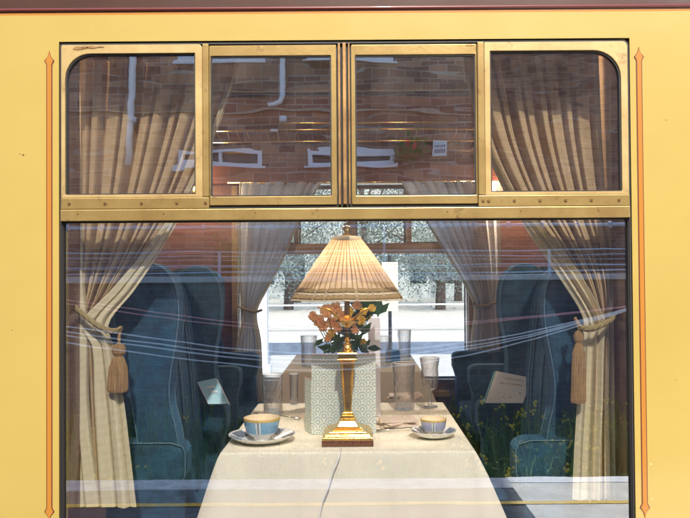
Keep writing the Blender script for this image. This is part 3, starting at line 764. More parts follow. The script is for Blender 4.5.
def rim(off, h, m_, z0, r_):
    mb = MB(); vs = []; fs = []
    for (dr, dz) in ((0, 0), (r_, .0), (r_ + .0015, h * .5), (r_ * .9, h), (0, h)):
        for k in range(n):
            q = 2 * math.pi * k / n
            tt = (SZ1 - (z0 + dz)) / (SZ1 - SZ0); r = RT + (RB - RT) * (min(tt, 1.02) ** .95)
            hx = math.cos(math.pi / 6) / math.cos(((q + math.pi / 6) % (math.pi / 3)) - math.pi / 6)
            rr = r * (1 + (hx - .955) * .5 * tt) + dr + .0012 * (k % 8 < 4)
            vs.append((rr * math.cos(q), rr * math.sin(q) * .86, z0 + dz + .001 * (hx - .93) / .07))
    for i in range(4):
        for k in range(n):
            k2 = (k + 1) % n; fs.append((i * n + k, i * n + k2, (i + 1) * n + k2, (i + 1) * n + k))
    mb.add(vs, fs); mb.build('trim', m_, shade, smooth=True)
rim(0, .011, tm, SZ0 + .004, .003); rim(0, .006, tm2, SZ0 + .0155, .0015); rim(0, .012, tm, SZ0 + .022, .003); rim(0, .004, tm2, SZ0 - .001, .0012)
mb = MB(); mb.lathe([(.040, -.002), (.043, .004), (.040, .010), (.030, .012), (.004, .012)], (0, 0, SZ1 - .004), 32); mb.build('trim', tm2, shade, smooth=True)
mb = MB(); mb.lathe([(.004, 0), (.013, .004), (.006, .012), (.010, .02), (.013, .028), (.008, .036), (.001, .040)], (0, 0, SZ1 + .006), 20); mb.build('finial', bb, lamp, smooth=True)
bulb = MB(); bulb.ball((0, 0, SZ0 + .085), .028)
em = bpy.data.materials.new('bulb_glow'); em.use_nodes = True; N, L = nd(em); e = N.new('ShaderNodeEmission'); e.inputs[0].default_value = (1, .70, .42, 1); e.inputs[1].default_value = 13
L.new(e.outputs[0], N['Material Output'].inputs[0]); bulb.build('bulb', em, lamp, smooth=True)
# flex over the front of the cloth
mb = MB(); fx = [at(341, 449, .16), at(340, 453, .125), at(337, 462, .113), at(332, 474, .109), at(328, 488, .105), at(322, 503, .101), at(318, 525, .097)]
mb.tube([p - Vector((LXc, LYc, TT)) for p in smooth_pts(fx, 30)], .0026, 6); mb.build('flex', M['china'], lamp, smooth=True)

# ================================================================== TABLEWARE
def spot(px, py, z=TT):
    "point of the horizontal plane z under a pixel"
    d = CM @ Vector(((px - 345) / F + SHX * 690 / F, -(py - 259) / F + SHY * 690 / F, -1)); t = (z - CAM.z) / d.z
    return CAM + d * t
def cup(px, py, rs, rc, h, glaze, label, handle_a, group='cups and saucers'):
    p = spot(px, py)
    sroot = thing('saucer', label[1], 'saucer', (p.x, p.y, TT), 0, 'saucers')
    mb = MB(); mb.lathe([(.001, .003), (rs * .45, .003), (rs * .5, .006), (rs * .78, .010), (rs * .98, .020), (rs, .0215), (rs * .98, .0195), (rs * .78, .0075), (rs * .5, .002), (rs * .42, 0), (.001, 0)], n=48)
    mb.build('dish', M['china'], sroot, smooth=True)
    mb = MB()
    for a0 in (200, 245, 290, 335, 20, 65, 110, 155):
        vs = []; fs = []
        for k in range(7):
            a = R(a0 - 16 + 32 * k / 6)
            for r_, z in ((rs * .60, .0081), (rs * .95, .0193)): vs.append((r_ * math.cos(a), r_ * math.sin(a), z))
        fs = [(2 * k, 2 * k + 1, 2 * k + 3, 2 * k + 2) for k in range(6)]
        mb.add(vs, fs)
    mb.build('decoration', M['china_grey'], sroot)
    c = thing('tea_cup', label[0], 'cup', (p.x, p.y, TT + .005), 0, 'tea cups')
    mb = MB(); prof = [(rc * .42, 0), (rc * .46, .003), (rc * .45, .007), (rc * .62, .012), (rc * .82, h * .35)]
    mb.lathe([(.001, .002)] + prof, n=40, mi=0)
    mb.lathe([(rc * .82, h * .35), (rc * .93, h * .6), (rc * .985, h * .88)], n=40, mi=1)
    mb.lathe([(rc * .985, h * .88), (rc, h), (rc * .96, h)], n=40, mi=2)
    mb.lathe([(rc * .96, h), (rc * .88, h * .55), (rc * .7, h * .25), (.001, h * .15)], n=40, mi=3)
    mb.build('bowl', [M['china'], glaze, M['goldink'], M['tea']], c, smooth=True)
    mb = MB()
    for (a0, a1, m_) in ((257, 262, 0), (262.5, 268, 1), (268.5, 273, 0)):
        vs = []
        for k in range(2):
            a = R(a0 if k == 0 else a1)
            for r_, z in ((rc * .825, h * .35), (rc * .936, h * .6), (rc * .99, h * .88)): vs.append(((r_ + .0006) * math.cos(a), (r_ + .0006) * math.sin(a), z))
        mb.add(vs, [(0, 1, 4, 3), (1, 2, 5, 4)], m_)
    mb.build('band', [M['china'], M['china_grey']], c)
    a = R(handle_a); d = Vector((math.cos(a), math.sin(a), 0))
    mb = MB(); mb.tube(smooth_pts([d * rc * .95 + Vector((0, 0, h * .85)), d * (rc + .015) + Vector((0, 0, h * .86)), d * (rc + .022) + Vector((0, 0, h * .6)), d * (rc + .008) + Vector((0, 0, h * .35)), d * rc * .78 + Vector((0, 0, h * .32))], 18), .0032, 8)
    mb.build('handle', M['china'], c, smooth=True)
    return p
cup(262, 441, .093, .0515, .062, M['china_blue'], ('blue and white tea cup with gold rim on the left saucer', 'wide white saucer with grey petals under the blue cup'), 80)
cup(433.5, 437, .066, .0375, .048, M['china_lilac'], ('small lilac grey tea cup on the right saucer', 'small white saucer with grey petals under the lilac cup'), 60)

def fluted(mb, prof, n=48, k=.035):
    vs = []; fs = []
    for (r_, z, f) in prof:
        for i in range(n):
            q = 2 * math.pi * i / n; rr = r_ * (1 + (k * (1 if i % 4 < 2 else -1) if f else 0))
            vs.append((rr * math.cos(q), rr * math.sin(q), z))
    for j in range(len(prof) - 1):
        for i in range(n):
            i2 = (i + 1) % n; fs.append((j * n + i, j * n + i2, (j + 1) * n + i2, (j + 1) * n + i))
    mb.add(vs, fs)
def tumbler(px, pyb, h_px, w_px, m_, name, label, z=TT, foot=False, flare=1.15, cat='glass'):
    p = spot(px, pyb, z); T = p.y + 1.8; h = h_px * T / F; r = w_px * T / F / 2
    rt = thing(name, label, cat, (p.x, p.y, z), 0, 'drinking glasses')
    if foot:
        mb = MB(); mb.lathe([(.001, 0), (r * .8, .001), (r * .75, .004), (.006, .010), (.005, h * .28), (.008, h * .33)], n=32); mb.build('stem', M['glass'], rt, smooth=True)
        mb = MB(); fluted(mb, [(.008, h * .33, 0), (r * .7, h * .40, 1), (r * .86, h * .6, 1), (r * .82, h * .8, 1), (r * .9, h * .88, 0), (r * 1.0, h, 0), (r * .96, h, 0), (r * .80, h * .8, 0), (r * .8, h * .6, 0), (r * .62, h * .42, 0)]); mb.build('bowl', m_, rt)
        zr = h
    else:
        mb = MB(); pr = [(.001, 0, 0), (r * .86, 0, 0), (r * .9, .004, 0)]
        for i in range(7):
            t = i / 6; pr += [(r * (.88 + .03 * t), h * (.06 + .11 * i), 1 if i % 2 == 0 else 0)]
        pr += [(r, h, 0), (r * .95, h, 0), (r * .84, h * .5, 0), (r * .80, .014, 0), (.001, .014, 0)]
        fluted(mb, pr); mb.build('bowl', m_, rt)
        zr = h
    mb = MB(); n = 32; mb.tube([(r * .975 * math.cos(2 * math.pi * i / n), r * .975 * math.sin(2 * math.pi * i / n), zr) for i in range(n + 1)], .0011, 6); mb.build('rim', M['whiteglass'], rt, smooth=True)
    return rt
tumbler(273, 414, 40, 21, M['cutglass'], 'cut_glass_tumbler', 'tall cut glass tumbler behind the blue cup')
tumbler(404, 409, 46, 23, M['pinkglass'], 'cut_glass_tumbler', 'wide amber tinted cut glass tumbler right of the menu')
tumbler(430, 407, 49, 20, M['pinkglass'], 'cut_glass_goblet', 'footed amber tinted goblet behind the lilac cup', foot=True)
tumbler(384, 366, 30, 16, M['cutglass'], 'etched_tumbler', 'etched tumbler nearest the menu on the table across the aisle')
tumbler(404.5, 360, 30, 14, M['cutglass'], 'etched_tumbler', 'etched tumbler by the blue napkin on the table across the aisle')
tumbler(309, 366, 30, 17, M['cutglass'], 'etched_tumbler', 'etched tumbler left of the flowers on the table across the aisle')
tumbler(294, 404, 30, 9, M['glass'], 'liqueur_glass', 'slim clear glass left of the patterned menu', flare=1)
# small bits on the right of the lamp
def napkin(px, py, w, d, n_, m_, label, rz, group='folded napkins'):
    p = spot(px, py); mb = MB()
    for k in range(n_):
        a = (k % 3 - 1) * .25; c, s = math.cos(a), math.sin(a); z = k * .005
        vs = []
        for (i, j) in ((-1, -1), (1, -1), (1, 1), (-1, 1)):
            x, y = i * w / 2, j * d / 2; vs.append((x * c - y * s, x * s + y * c, z))
        vs += [(v[0], v[1], v[2] + .0035 + .004 * (1 if v[0] > 0 else 0)) for v in vs]
        mb.add(vs, [(0, 3, 2, 1), (4, 5, 6, 7), (0, 1, 5, 4), (1, 2, 6, 5), (2, 3, 7, 6), (3, 0, 4, 7)])
    o = mb.build('folded_napkin', m_, None, bevel=.0012); o.location = (p.x, p.y, TT); o.rotation_euler = (0, 0, rz)
    tag(o, label, 'napkin', group)
napkin(397, 425, .11, .09, 4, M['beigenapkin'], 'folded beige napkins right of the lamp beside the lilac cup', .3)
napkin(405, 398, .12, .07, 3, M['beigenapkin'], 'folded beige napkins behind the amber tumbler', -.2)
p = spot(393, 362); mb = MB(); mb.add([(-.04, -.02, 0), (.04, -.02, 0), (.035, .01, .065), (-.035, .01, .065), (-.04, .02, 0), (.04, .02, 0), (.035, .014, .065), (-.035, .014, .065)], [(0, 1, 2, 3), (5, 4, 7, 6), (3, 2, 6, 7), (0, 3, 7, 4), (1, 5, 6, 2)])
o = mb.build('folded_napkin', M['bluecloth']); o.location = (p.x, p.y, TT); tag(o, 'bright blue folded napkin standing on the table across the aisle', 'napkin', 'folded napkins')
def cutlery(px, py, rz, label, kind):
    p = spot(px, py); r_ = thing(kind, label, 'cutlery', (p.x, p.y, TT + .001), rz, 'cutlery on the near table')
    mb = MB(); mb.tube([(0, 0, .003), (.05, 0, .004), (.10, 0, .006), (.115, 0, .004)], [.0035, .002, .0022, .003], 6); mb.build('handle', M['steel'], r_, smooth=True)
    mb = MB(); mb.box(.113, .185, -.007, .007, .003, .0045); mb.build('blade', M['steel'], r_, bevel=.0007)
cutlery(376, 432, .25, 'silver knife lying beside the beige napkins', 'knife')
cutlery(300, 420, 2.6, 'silver knife lying left of the patterned menu', 'knife')

# menu with fan (scallop) pattern
def fan_mat():
    m = mat('fan_pattern_card', (.3, .4, .38), .6); N, L = nd(m); b = N['Principled BSDF']
    def math_(op, a, b_=None, c=None):
        n_ = N.new('ShaderNodeMath'); n_.operation = op
        for i, v in enumerate((a, b_, c)):
            if v is None: continue
            if isinstance(v, (int, float)): n_.inputs[i].default_value = v
            else: L.new(v, n_.inputs[i])
        return n_.outputs[0]
    sp = N.new('ShaderNodeSeparateXYZ'); L.new(N['Texture Coordinate'].outputs['UV'], sp.inputs[0])
    s = .036; x = math_('DIVIDE', sp.outputs[0], s); z = math_('DIVIDE', sp.outputs[1], s * .5)
    best = None
    # rows of overlapping discs: nearest lower row wins
    row = math_('FLOOR', z)
    outs = []
    for k in (1, 0, -1):
        rk_ = math_('SUBTRACT', row, k)
        par = math_('MULTIPLY', math_('ABSOLUTE', math_('MODULO', rk_, 2)), .5)
        fx_ = math_('SUBTRACT', math_('FRACT', math_('ADD', math_('ADD', x, par), 100)), .5)
        fz = math_('MULTIPLY', math_('SUBTRACT', z, rk_), .5)
        d = math_('SQRT', math_('ADD', math_('MULTIPLY', fx_, fx_), math_('MULTIPLY', fz, fz)))
        outs.append(d)
    # choose the lowest row disc that contains the point
    d = outs[2]
    for o_ in (outs[1], outs[0]):
        ins = math_('LESS_THAN', o_, .52)
        d = math_('ADD', math_('MULTIPLY', o_, ins), math_('MULTIPLY', d, math_('SUBTRACT', 1, ins)))
    w = math_('SINE', math_('MULTIPLY', d, 2 * math.pi * 4.6))
    rp = N.new('ShaderNodeValToRGB'); rp.color_ramp.elements[0].position = .45; rp.color_ramp.elements[1].position = .6
    rp.color_ramp.elements[0].color = (.38, .47, .45, 1); rp.color_ramp.elements[1].color = (.72, .70, .58, 1)
    L.new(math_('MULTIPLY_ADD', w, .5, .5), rp.inputs[0]); L.new(rp.outputs[0], b.inputs['Base Color'])
    return m
M['fan'] = fan_mat()
menu = thing('menu_card', 'tall menu card with grey green fan pattern standing behind the lamp', 'menu', (at(344, 430, .34).x, .34, TT))
def leaf(x0, y0, x1, y1, h, name, parent):
    d = Vector((x1 - x0, y1 - y0, 0)); n_ = Vector((-d.y, d.x, 0)).normalized() * .0018
    a, b = Vector((x0, y0, 0)), Vector((x1, y1, 0)); up = Vector((0, .004, h))
    vs = [a, b, b + up, a + up, a + n_, b + n_, b + up + n_, a + up + n_]
    mb = MB(); mb.add(vs, [(0, 1, 2, 3), (5, 4, 7, 6), (0, 4, 5, 1), (1, 5, 6, 2), (2, 6, 7, 3), (3, 7, 4, 0)])
    o = mb.build(name, M['fan'], parent, recalc=False); ul = o.data.uv_layers.new(name='UVMap'); wd = d.length
    U = [(0, 0), (wd, 0), (wd, h), (0, h)] * 2
    for p in o.data.polygons:
        for li in p.loop_indices: ul.data[li].uv = U[o.data.loops[li].vertex_index]
    mb = MB(); e = .0016
    mb.add([a + up - n_ * .3, b + up - n_ * .3, b + up + Vector((0, 0, .003)), a + up + Vector((0, 0, .003)), a + up + n_ * 1.3, b + up + n_ * 1.3], [(0, 1, 2, 3), (3, 2, 5, 4)])
    mb.build('gilt_edge', mat('pink_edge', (.75, .48, .36), .5), o)
mh = .232
leaf(-.094, .0, .0, -.010, mh, 'panel', menu); leaf(.0, -.010, .094, .0, mh, 'panel', menu)
leaf(-.118, .055, -.096, .003, mh - .075, 'panel', menu)

# flowers in a small vase behind the menu
vp = Vector((at(345, 400, .52).x, .50, TT))
fl = thing('flower_vase', 'small vase of peach and yellow flowers behind the patterned menu', 'flowers', vp)
mb = MB(); mb.lathe([(.001, 0), (.03, 0), (.036, .02), (.04, .07), (.028, .13), (.022, .17), (.03, .20), (.027, .20), (.019, .17), (.024, .13), (.034, .07)], n=24); mb.build('vase', M['glass'], fl, smooth=True)
def bloom(mb, c, r, k=0):
    rnd = random.Random(k)
    for ringi, (n_, rr, up) in enumerate(((6, 1, .15), (5, .7, .5), (4, .4, .8))):
        for i in range(n_):
            a = 2 * math.pi * i / n_ + ringi * .5 + rnd.uniform(-.2, .2)
            # facing the window (-y)
            d = Vector((math.cos(a), -up, math.sin(a))).normalized(); t = Vector((-math.sin(a), 0, math.cos(a)))
            p0 = c; p1 = c + d * r * rr * .6 + t * r * .34 * rr; p2 = c + d * r * rr + Vector((0, -.002, 0)); p3 = c + d * r * rr * .6 - t * r * .34 * rr
            pa = c + d * r * rr * .9 + t * r * .30 * rr; pb = c + d * r * rr * .9 - t * r * .30 * rr; mb.add([p0, p1 + t * r * .08, pa, p2, pb, p3 - t * r * .08], [(0, 1, 2, 3), (0, 3, 4, 5)])
stems = []
for (px, py, r_, m_) in [(318, 320, .017, 'peach'), (327, 311, .019, 'peach'), (333, 322, .018, 'peach'), (323, 326, .015, 'peach'), (336, 308, .017, 'peach'), (342, 316, .015, 'peach'), (313, 316, .013, 'peach'), (331, 333, .012, 'yellowp'), (328, 338, .010, 'peach'), (357, 305, .014, 'peach'), (361, 320, .013, 'yellowp'), (364, 311, .011, 'yellowp'), (372, 308, .011, 'yellowp'), (363, 342, .010, 'yellowp'), (355, 330, .011, 'peach'), (349, 312, .013, 'yellowp'), (353, 322, .012, 'peach'), (368, 316, .010, 'yellowp'), (338, 328, .012, 'peach'), (347, 324, .012, 'peach')]:
    p = at(px, py, .44 + random.uniform(-.03, .05)) - vp
    mb = MB(); bloom(mb, p, r_ * 1.2, px); mb.build('bloom', M[m_], fl, recalc=False)
    stems.append(p)
mb = MB()
for p in stems: mb.tube(smooth_pts([Vector((0, 0, .16)), Vector((p.x * .4, p.y * .3, .22)), p + Vector((0, .004, 0))], 6), .0014, 5)
mb.build('stems', M['leaf'], fl)
def leaves(mb, c, n_, spread, ln, seed):
    rnd = random.Random(seed)
    for i in range(n_):
        o_ = c + Vector((rnd.gauss(0, spread), rnd.gauss(0, spread * .6), rnd.gauss(0, spread)))
        d = Vector((rnd.uniform(-1, 1), rnd.uniform(-.6, .2), rnd.uniform(-.4, 1))).normalized(); s = d.cross(Vector((rnd.uniform(-.3, .3), 1, .2))).normalized(); l_ = ln * rnd.uniform(.7, 1.3)
        mb.add([o_, o_ + d * l_ * .5 + s * l_ * .22, o_ + d * l_, o_ + d * l_ * .5 - s * l_ * .22], [(0, 1, 2, 3)])
mb = MB()
leaves(mb, at(345, 335, .49) - vp, 26, .022, .04, 1); leaves(mb, at(330, 345, .49) - vp, 18, .014, .035, 2); leaves(mb, at(357, 330, .49) - vp, 24, .016, .045, 3); leaves(mb, at(345, 318, .49) - vp, 14, .02, .03, 6)
mb.build('foliage', M['leaf'], fl, recalc=False)
mb = MB(); leaves(mb, at(370, 312, .47) - vp, 22, .012, .055, 4); leaves(mb, at(361, 347, .49) - vp, 10, .01, .04, 5); mb.build('foliage', M['darkleaf'], fl, recalc=False)
# white upright card beside the flowers
mb = MB(); a = at(368, 318, .60); b = at(380, 318, .60); mb.box(a.x, b.x, .60, .604, TT, a.z)
o = mb.build('white_card', M['whitecard'], None, bevel=.001); tag(o, 'plain pale card standing upright right of the flowers', 'card')

# books leaning on the aisle-side arms
def book(quad, y, cover, spine, label, deco):
    "quad: four pixel corners of the cover, in order"
    P = [at(px, py, y + dy) for px, py, dy in quad]; c = sum(P, Vector()) / 4; c.z = min(p.z for p in P)
    r_ = thing('book', label, 'book', c)
    n_ = (P[1] - P[0]).cross(P[3] - P[0]).normalized()
    if n_.y < 0: n_ = -n_
    th = .022; Q = [p - c for p in P]
    mb = MB(); vs = Q + [q + n_ * .002 for q in Q]
    F6 = [(0, 1, 2, 3), (5, 4, 7, 6), (0, 4, 5, 1), (1, 5, 6, 2), (2, 6, 7, 3), (3, 7, 4, 0)]
    mb.add(vs, F6); cov = mb.build('cover', cover, r_)
    mid = sum(Q, Vector()) / 4
    mb = MB(); I = [mid + (q - mid) * .96 for q in Q]; mb.add([q + n_ * .0025 for q in I] + [q + n_ * (th - .002) for q in I], F6); mb.build('pages', M['pages'], r_)
    mb = MB(); mb.add([q + n_ * (th - .0015) for q in Q] + [q + n_ * th for q in Q], F6); mb.build('cover', spine, r_)
    mb = MB(); a, b = Q[0], Q[3]; e = (Q[0] - Q[1]).normalized() * .003
    mb.add([a + e, b + e, b + e + n_ * th, a + e + n_ * th, a, b, b + n_ * th, a + n_ * th], F6); mb.build('spine', spine, r_)
    def uvp(u, v, o_=.0008): return (Q[0] * (1 - u) + Q[1] * u) * (1 - v) + (Q[3] * (1 - u) + Q[2] * u) * v - n_ * o_
    deco(uvp, cov)
def scrib(uvp, u0, u1, v, h, n_, seed, mb, r_=.0009):
    rnd = random.Random(seed); pts = []
    k = n_ * 4
    for i in range(k + 1):
        u = u0 + (u1 - u0) * i / k; pts.append(uvp(u + .01 * math.cos(i * 2.2), v + h * math.sin(i * 1.7 + rnd.uniform(-.4, .4)) * rnd.uniform(.5, 1)))
    mb.tube(smooth_pts(pts, k * 4), r_, 4)
def deco_left(uvp, cov):
    mb = MB(); scrib(uvp, .22, .72, .30, .055, 7, 1, mb, .0014); scrib(uvp, .35, .75, .50, .05, 5, 2, mb, .0014); mb.build('lettering', M['whiteink'], cov)
def deco_right(uvp, cov):
    mb = MB(); scrib(uvp, .30, .80, .17, .022, 9, 3, mb); scrib(uvp, .22, .80, .34, .035, 8, 4, mb, .0013); mb.build('lettering', M['goldink'], cov)
    mb = MB(); rnd = random.Random(4); vs = []
    for i in range(22):
        u, v = .58 + rnd.gauss(0, .15), .70 + rnd.gauss(0, .08); s = rnd.uniform(.015, .035)
        mb.add([uvp(u - s, v, .001), uvp(u, v - s, .001), uvp(u + s, v + .01, .001), uvp(u, v + s * .8, .001)], [(0, 1, 2, 3)], i % 3)
    mb.build('picture', [M['leaf'], M['yellowp'], mat('grey_ink', (.25, .28, .25), .6)], cov, recalc=False)
book([(198, 382, .0), (216, 378, .0), (229, 404, -.03), (209, 404, -.03)], .78, M['bookblue'], M['whitecard'], 'pale blue book with white lettering leaning on the left armchair', deco_left)
book([(496, 371, .0), (532, 378, .0), (523, 403, -.03), (485, 403, -.03)], .78, M['bookwhite'], M['teal'], 'white book with flowers and gold lettering leaning on the right armchair', deco_right)

# ================================================================== STATION SIDE (seen mirrored in the panes)
def struct(o): o['kind'] = 'structure'; return o
asph = mat('platform_asphalt', (.10, .10, .105), .9, var=.35, vs=14, bump=.6, bs=120)
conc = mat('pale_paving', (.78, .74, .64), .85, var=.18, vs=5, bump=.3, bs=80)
gravel = mat('ballast', (.16, .14, .12), .95, var=.5, vs=40, bump=1, bs=60)
PX = mir(521, 500, 2.95).x; YE = -3.42
mb = MB(); mb.box(-60, 60, -.12 - 3.3, -.12, -1.2, H0 - .004); struct(mb.build('platform', asph))
mb = MB(); mb.box(PX, 60, -3.4, -.13, H0 - .06, H0); struct(mb.build('sunlit_pavement', conc))  # paler slab; sunlight on this part of the platform is put into its colour
mb = MB(); mb.box(-60, PX - .001, -3.40, -3.16, H0 - .05, H0 + .002); struct(mb.build('platform_edge', mat('white_paint_shaded', (.60, .62, .62), .7, var=.35, vs=9)))  # greyer white stands for the stretch of edge lying in shade
mb = MB(); mb.box(PX, 60, -3.41, -3.27, H0 - .05, H0 + .004); struct(mb.build('platform_edge', mat('white_paint_sunlit', (.80, .80, .78), .7, var=.08, vs=12)))  # brighter white stands for the sunlit stretch of the same edge
ypaint = mat('yellow_paint', (.80, .50, .03), .6, var=.2, vs=20)
mb = MB(); mb.box(-60, 60, -2.86, -2.80, H0 + .0, H0 + .004); struct(mb.build('platform_line', ypaint))
mb = MB(); mb.add([(-400, -400, -1.2), (400, -400, -1.2), (400, 400, -1.2), (-400, 400, -1.2)], [(0, 1, 2, 3)]); struct(mb.build('ground', gravel))
# track between the platform and the wall
trk = thing('railway_track', 'rusty railway track in the weeds between platform and brick wall', 'railway track', (0, -4.7, -1.2))
rust = mat('rail_steel', (.20, .12, .08), .5, .5); slp = mat('sleeper', (.12, .09, .07), .9)
for y in (-.72, .72):
    mb = MB(); mb.box(-30, 30, y - .035, y + .035, .16, .31); mb.build('rail', rust, trk)
mb = MB()
for i in range(60): mb.box(-18 + i * .62, -17.75 + i * .62, -1.25, 1.25, 0, .15)
mb.build('sleepers', slp, trk); 
# weeds
rnd = random.Random(5); mbl = MB(); mbf = MB()
for i in range(12000):
    x = rnd.uniform(-6.5, 6.5); y = rnd.uniform(-6.55, -4.1)
    h = (.55 + .85 * ((-y - 4.1) / 2.4)) * rnd.uniform(.35, 1.0) * (.8 + .3 * noise.noise(Vector((x * .9, y, 0)))) * (1.0 if x > .6 else .95)
    a = rnd.uniform(0, 6.28); d = Vector((math.cos(a), math.sin(a), 0)); w_ = rnd.uniform(.008, .02); ln = rnd.uniform(.05, .25)
    b0 = Vector((x, y, -1.2)); tp = b0 + d * ln + Vector((0, 0, h)); md = b0 + d * ln * .35 + Vector((0, 0, h * .6)); s = Vector((-d.y, d.x, 0)) * w_
    mbl.add([b0 - s, b0 + s, md + s, md - s, tp], [(0, 1, 2, 3), (3, 2, 4)])
    for q in range(3):
        lp = b0 + (tp - b0) * rnd.uniform(.4, 1); dd = Vector((rnd.uniform(-1, 1), rnd.uniform(-1, 1), rnd.uniform(-.2, .8))).normalized() * rnd.uniform(.04, .09); s2 = dd.cross(Vector((0, 0, 1))) * .35
        mbl.add([lp, lp + dd * .5 + s2, lp + dd, lp + dd * .5 - s2], [(0, 1, 2, 3)])
    if rnd.random() < (.075 if x > .95 else (.004 if x > -1.1 else .02)) and h > .45:
        for q in range(4):
            c = tp + Vector((rnd.gauss(0, .025), rnd.gauss(0, .025), rnd.gauss(0, .02))); mbf.ball(c, .015, 0, 6)
tag(mbl.build('weeds', mat('weed_green', (.24, .38, .08), .7, var=.45, vs=3, trans=.7), recalc=False), 'green weeds growing along the track bed', 'weeds', None, 'stuff')
tag(mbf.build('weed_flowers', mat('weed_yellow', (.80, .62, .03), .7, trans=.2)), 'small yellow flowers among the weeds', 'flowers', None, 'stuff')
# retaining wall with coping
bdark = brick_mat('dark_brick', (.09, .085, .11), (.06, .06, .085), (.12, .12, .14))
bred = brick_mat('red_brick', (.44, .25, .16), (.17, .09, .075), (.40, .36, .32))
wl = thing('retaining_wall', 'dark brick retaining wall with pale coping behind the track', 'wall', (0, -6.9, -1.2))
mb = MB(); mb.box(-25, 25, -.3, 0, 0, 2.32); mb.build('brickwork', bdark, wl)
mb = MB(); mb.box(-25, 25, -.36, .05, 2.32, 2.39); mb.build('coping', mat('pale_stone', (.5, .52, .55), .8, var=.2), wl, bevel=.01)
rl = thing('blue_railing', 'blue grey railing of thin horizontal bars on the retaining wall', 'railing', (0, -7.05, 1.19))
bp_ = mat('blue_grey_paint', (.42, .52, .66), .5)
mb = MB()
for k in range(6): mb.tube([(-20 + i, 0, (.04, .10, .12, .19, .24, .30)[k] + .012 * math.sin(i * (1.1 + .3 * k) + k)) for i in range(41)], (.010, .005, .008, .004, .007, .010)[k], 6)
mb.build('bars', bp_, rl)
mb = MB()
for k in range(21): mb.tube([(-20 + 2 * k + .35, 0, 0), (-20 + 2 * k + .35, 0, .31)], .02, 6)
mb.build('posts', bp_, rl)
# sagging cables
def cable(pts, off, r_, m_, label, group):
    P = [mir(px, py, 6.8) for px, py in pts]; sp = smooth_pts(P, 60)
    mb = MB(); n_ = len(sp)
    mb.tube([p + Vector((0, 0, off * min(1, (n_ - 1 - i) / 25))) for i, p in enumerate(sp)], r_, 6)
    o = mb.build('cable', m_, smooth=True); tag(o, label, 'cable', group)
pk = mat('pink_cable', (.75, .36, .40), .5); wc = mat('white_cable', (.88, .89, .92), .5)
for k, w_ in enumerate(('upper', 'lower')):
    cable([(-40, 283), (62, 299), (240, 323), (345, 329), (470, 322), (640, 305)], -k * .05, .009, pk, '%s one of two sagging pink cables before the dark wall' % w_, 'pink cables')
for k, w_ in enumerate(('topmost', 'second from the top', 'third from the top', 'lowest')):
    cable([(-40, 308), (62, 326), (240, 349), (345, 354), (470, 342), (560, 325), (640, 305)], -k * .055 * (1 + .15 * (k % 2)), .010, wc, '%s of four sagging white cables before the dark wall' % w_, 'white cables')
# station building
bld = thing('station_building', 'two storey red brick station building with white framed windows', 'building', (0, -7.9, -1.2))
YB = 7.9
XS = 1.55
def X_(px): return mir(px, 100, YB).x
def Z_(py): return mir(345, py, YB).z + 1.2
up = [(X_(178), X_(262)), (X_(307), X_(394))]
wins = []
for xa, xb in ((X_(-60), X_(20)), (X_(60), X_(92)), (X_(178), X_(262)), (X_(307), X_(394)), (X_(520), X_(600)), (X_(690), X_(770))):
    if xb - xa > .6 and xb < XS: wins.append((xa, xb))
zu0, zu1 = Z_(62), Z_(62) + 1.45; zl1, zl0 = Z_(148), Z_(167)
HT = 8.6
XS_ = 1.55      # left block raised to shade the platform, right wall set back for sun
def walls(mb):
    xs = sorted({-22, 22, *[a for w_ in wins for a in w_]}); 
    for i in range(len(xs) - 1):
        xa, xb = xs[i], xs[i + 1]
        isw = any(abs(xa - a) < 1e-6 for a, b in wins)
        if not isw:
            if xa < XS < xb: mb.box(xa, XS, -6.3, 0, 0, 7.9); mb.box(XS + .001, xb, -6.5, -6.1, 0, HT)
            else: mb.box(xa, xb, -.3, 0, 0, 7.9 if xb <= XS else HT)
        else:
            mb.box(xa, xb, -.3, 0, 0, zl0); mb.box(xa, xb, -.3, 0, zl1, zu0); mb.box(xa, xb, -.3, 0, zu1, 7.9 if xb <= XS else HT)
mb = MB(); walls(mb); mb.build('wall', bred, bld)
wp = mat('white_window_paint', (.78, .80, .84), .5); dk = mat('dark_window_glass', (.02, .025, .03), .05)
for (xa, xb) in wins:
    for z0, z1 in ((zl0, zl1), (zu0, zu1)):
        mb = MB(); t = .06 if z1 - z0 < .5 else .10
        ring(mb, [(xa + .002, z0 + .002), (xb - .002, z0 + .002), (xb - .002, z1 - .002), (xa + .002, z1 - .002)], [(xa + t, z0 + t), (xb - t, z0 + t), (xb - t, z1 - t), (xa + t, z1 - t)], -.1, .02)
        mb.box((xa + xb) / 2 - .02, (xa + xb) / 2 + .02, -.09, .0, z0 + t, z1 - t); mb.box(xa - .05, xb + .05, .021, .09, z0 - .03, z0 - .002)
        f = mb.build('window', wp, bld); mb = MB(); mb.box(xa + t * .8, xb - t * .8, -.12, -.105, z0 + t * .8, z1 - t * .8); mb.build('pane', dk, f)
for xa, xb, hh in ((-22.3, XS + .02, 7.9), (XS + .03, 22.3, HT)):
    mb = MB(); sh = 0 if xa < 0 else -6.1; mb.add([(xa, -4.0 + sh, hh), (xb, -4.0 + sh, hh), (xb, .06 + sh, hh), (xa, .06 + sh, hh), (xa, -4.0 + sh, hh + 1.0), (xb, -4.0 + sh, hh + 1.0), (xb, .06 + sh, hh + .08), (xa, .06 + sh, hh + .08)], [(0, 1, 2, 3), (4, 5, 6, 7), (0, 1, 5, 4), (1, 2, 6, 5), (2, 3, 7, 6), (3, 0, 4, 7)])
    mb.build('roof', mat('slate', (.12, .13, .15), .7, var=.3, vs=6), bld)
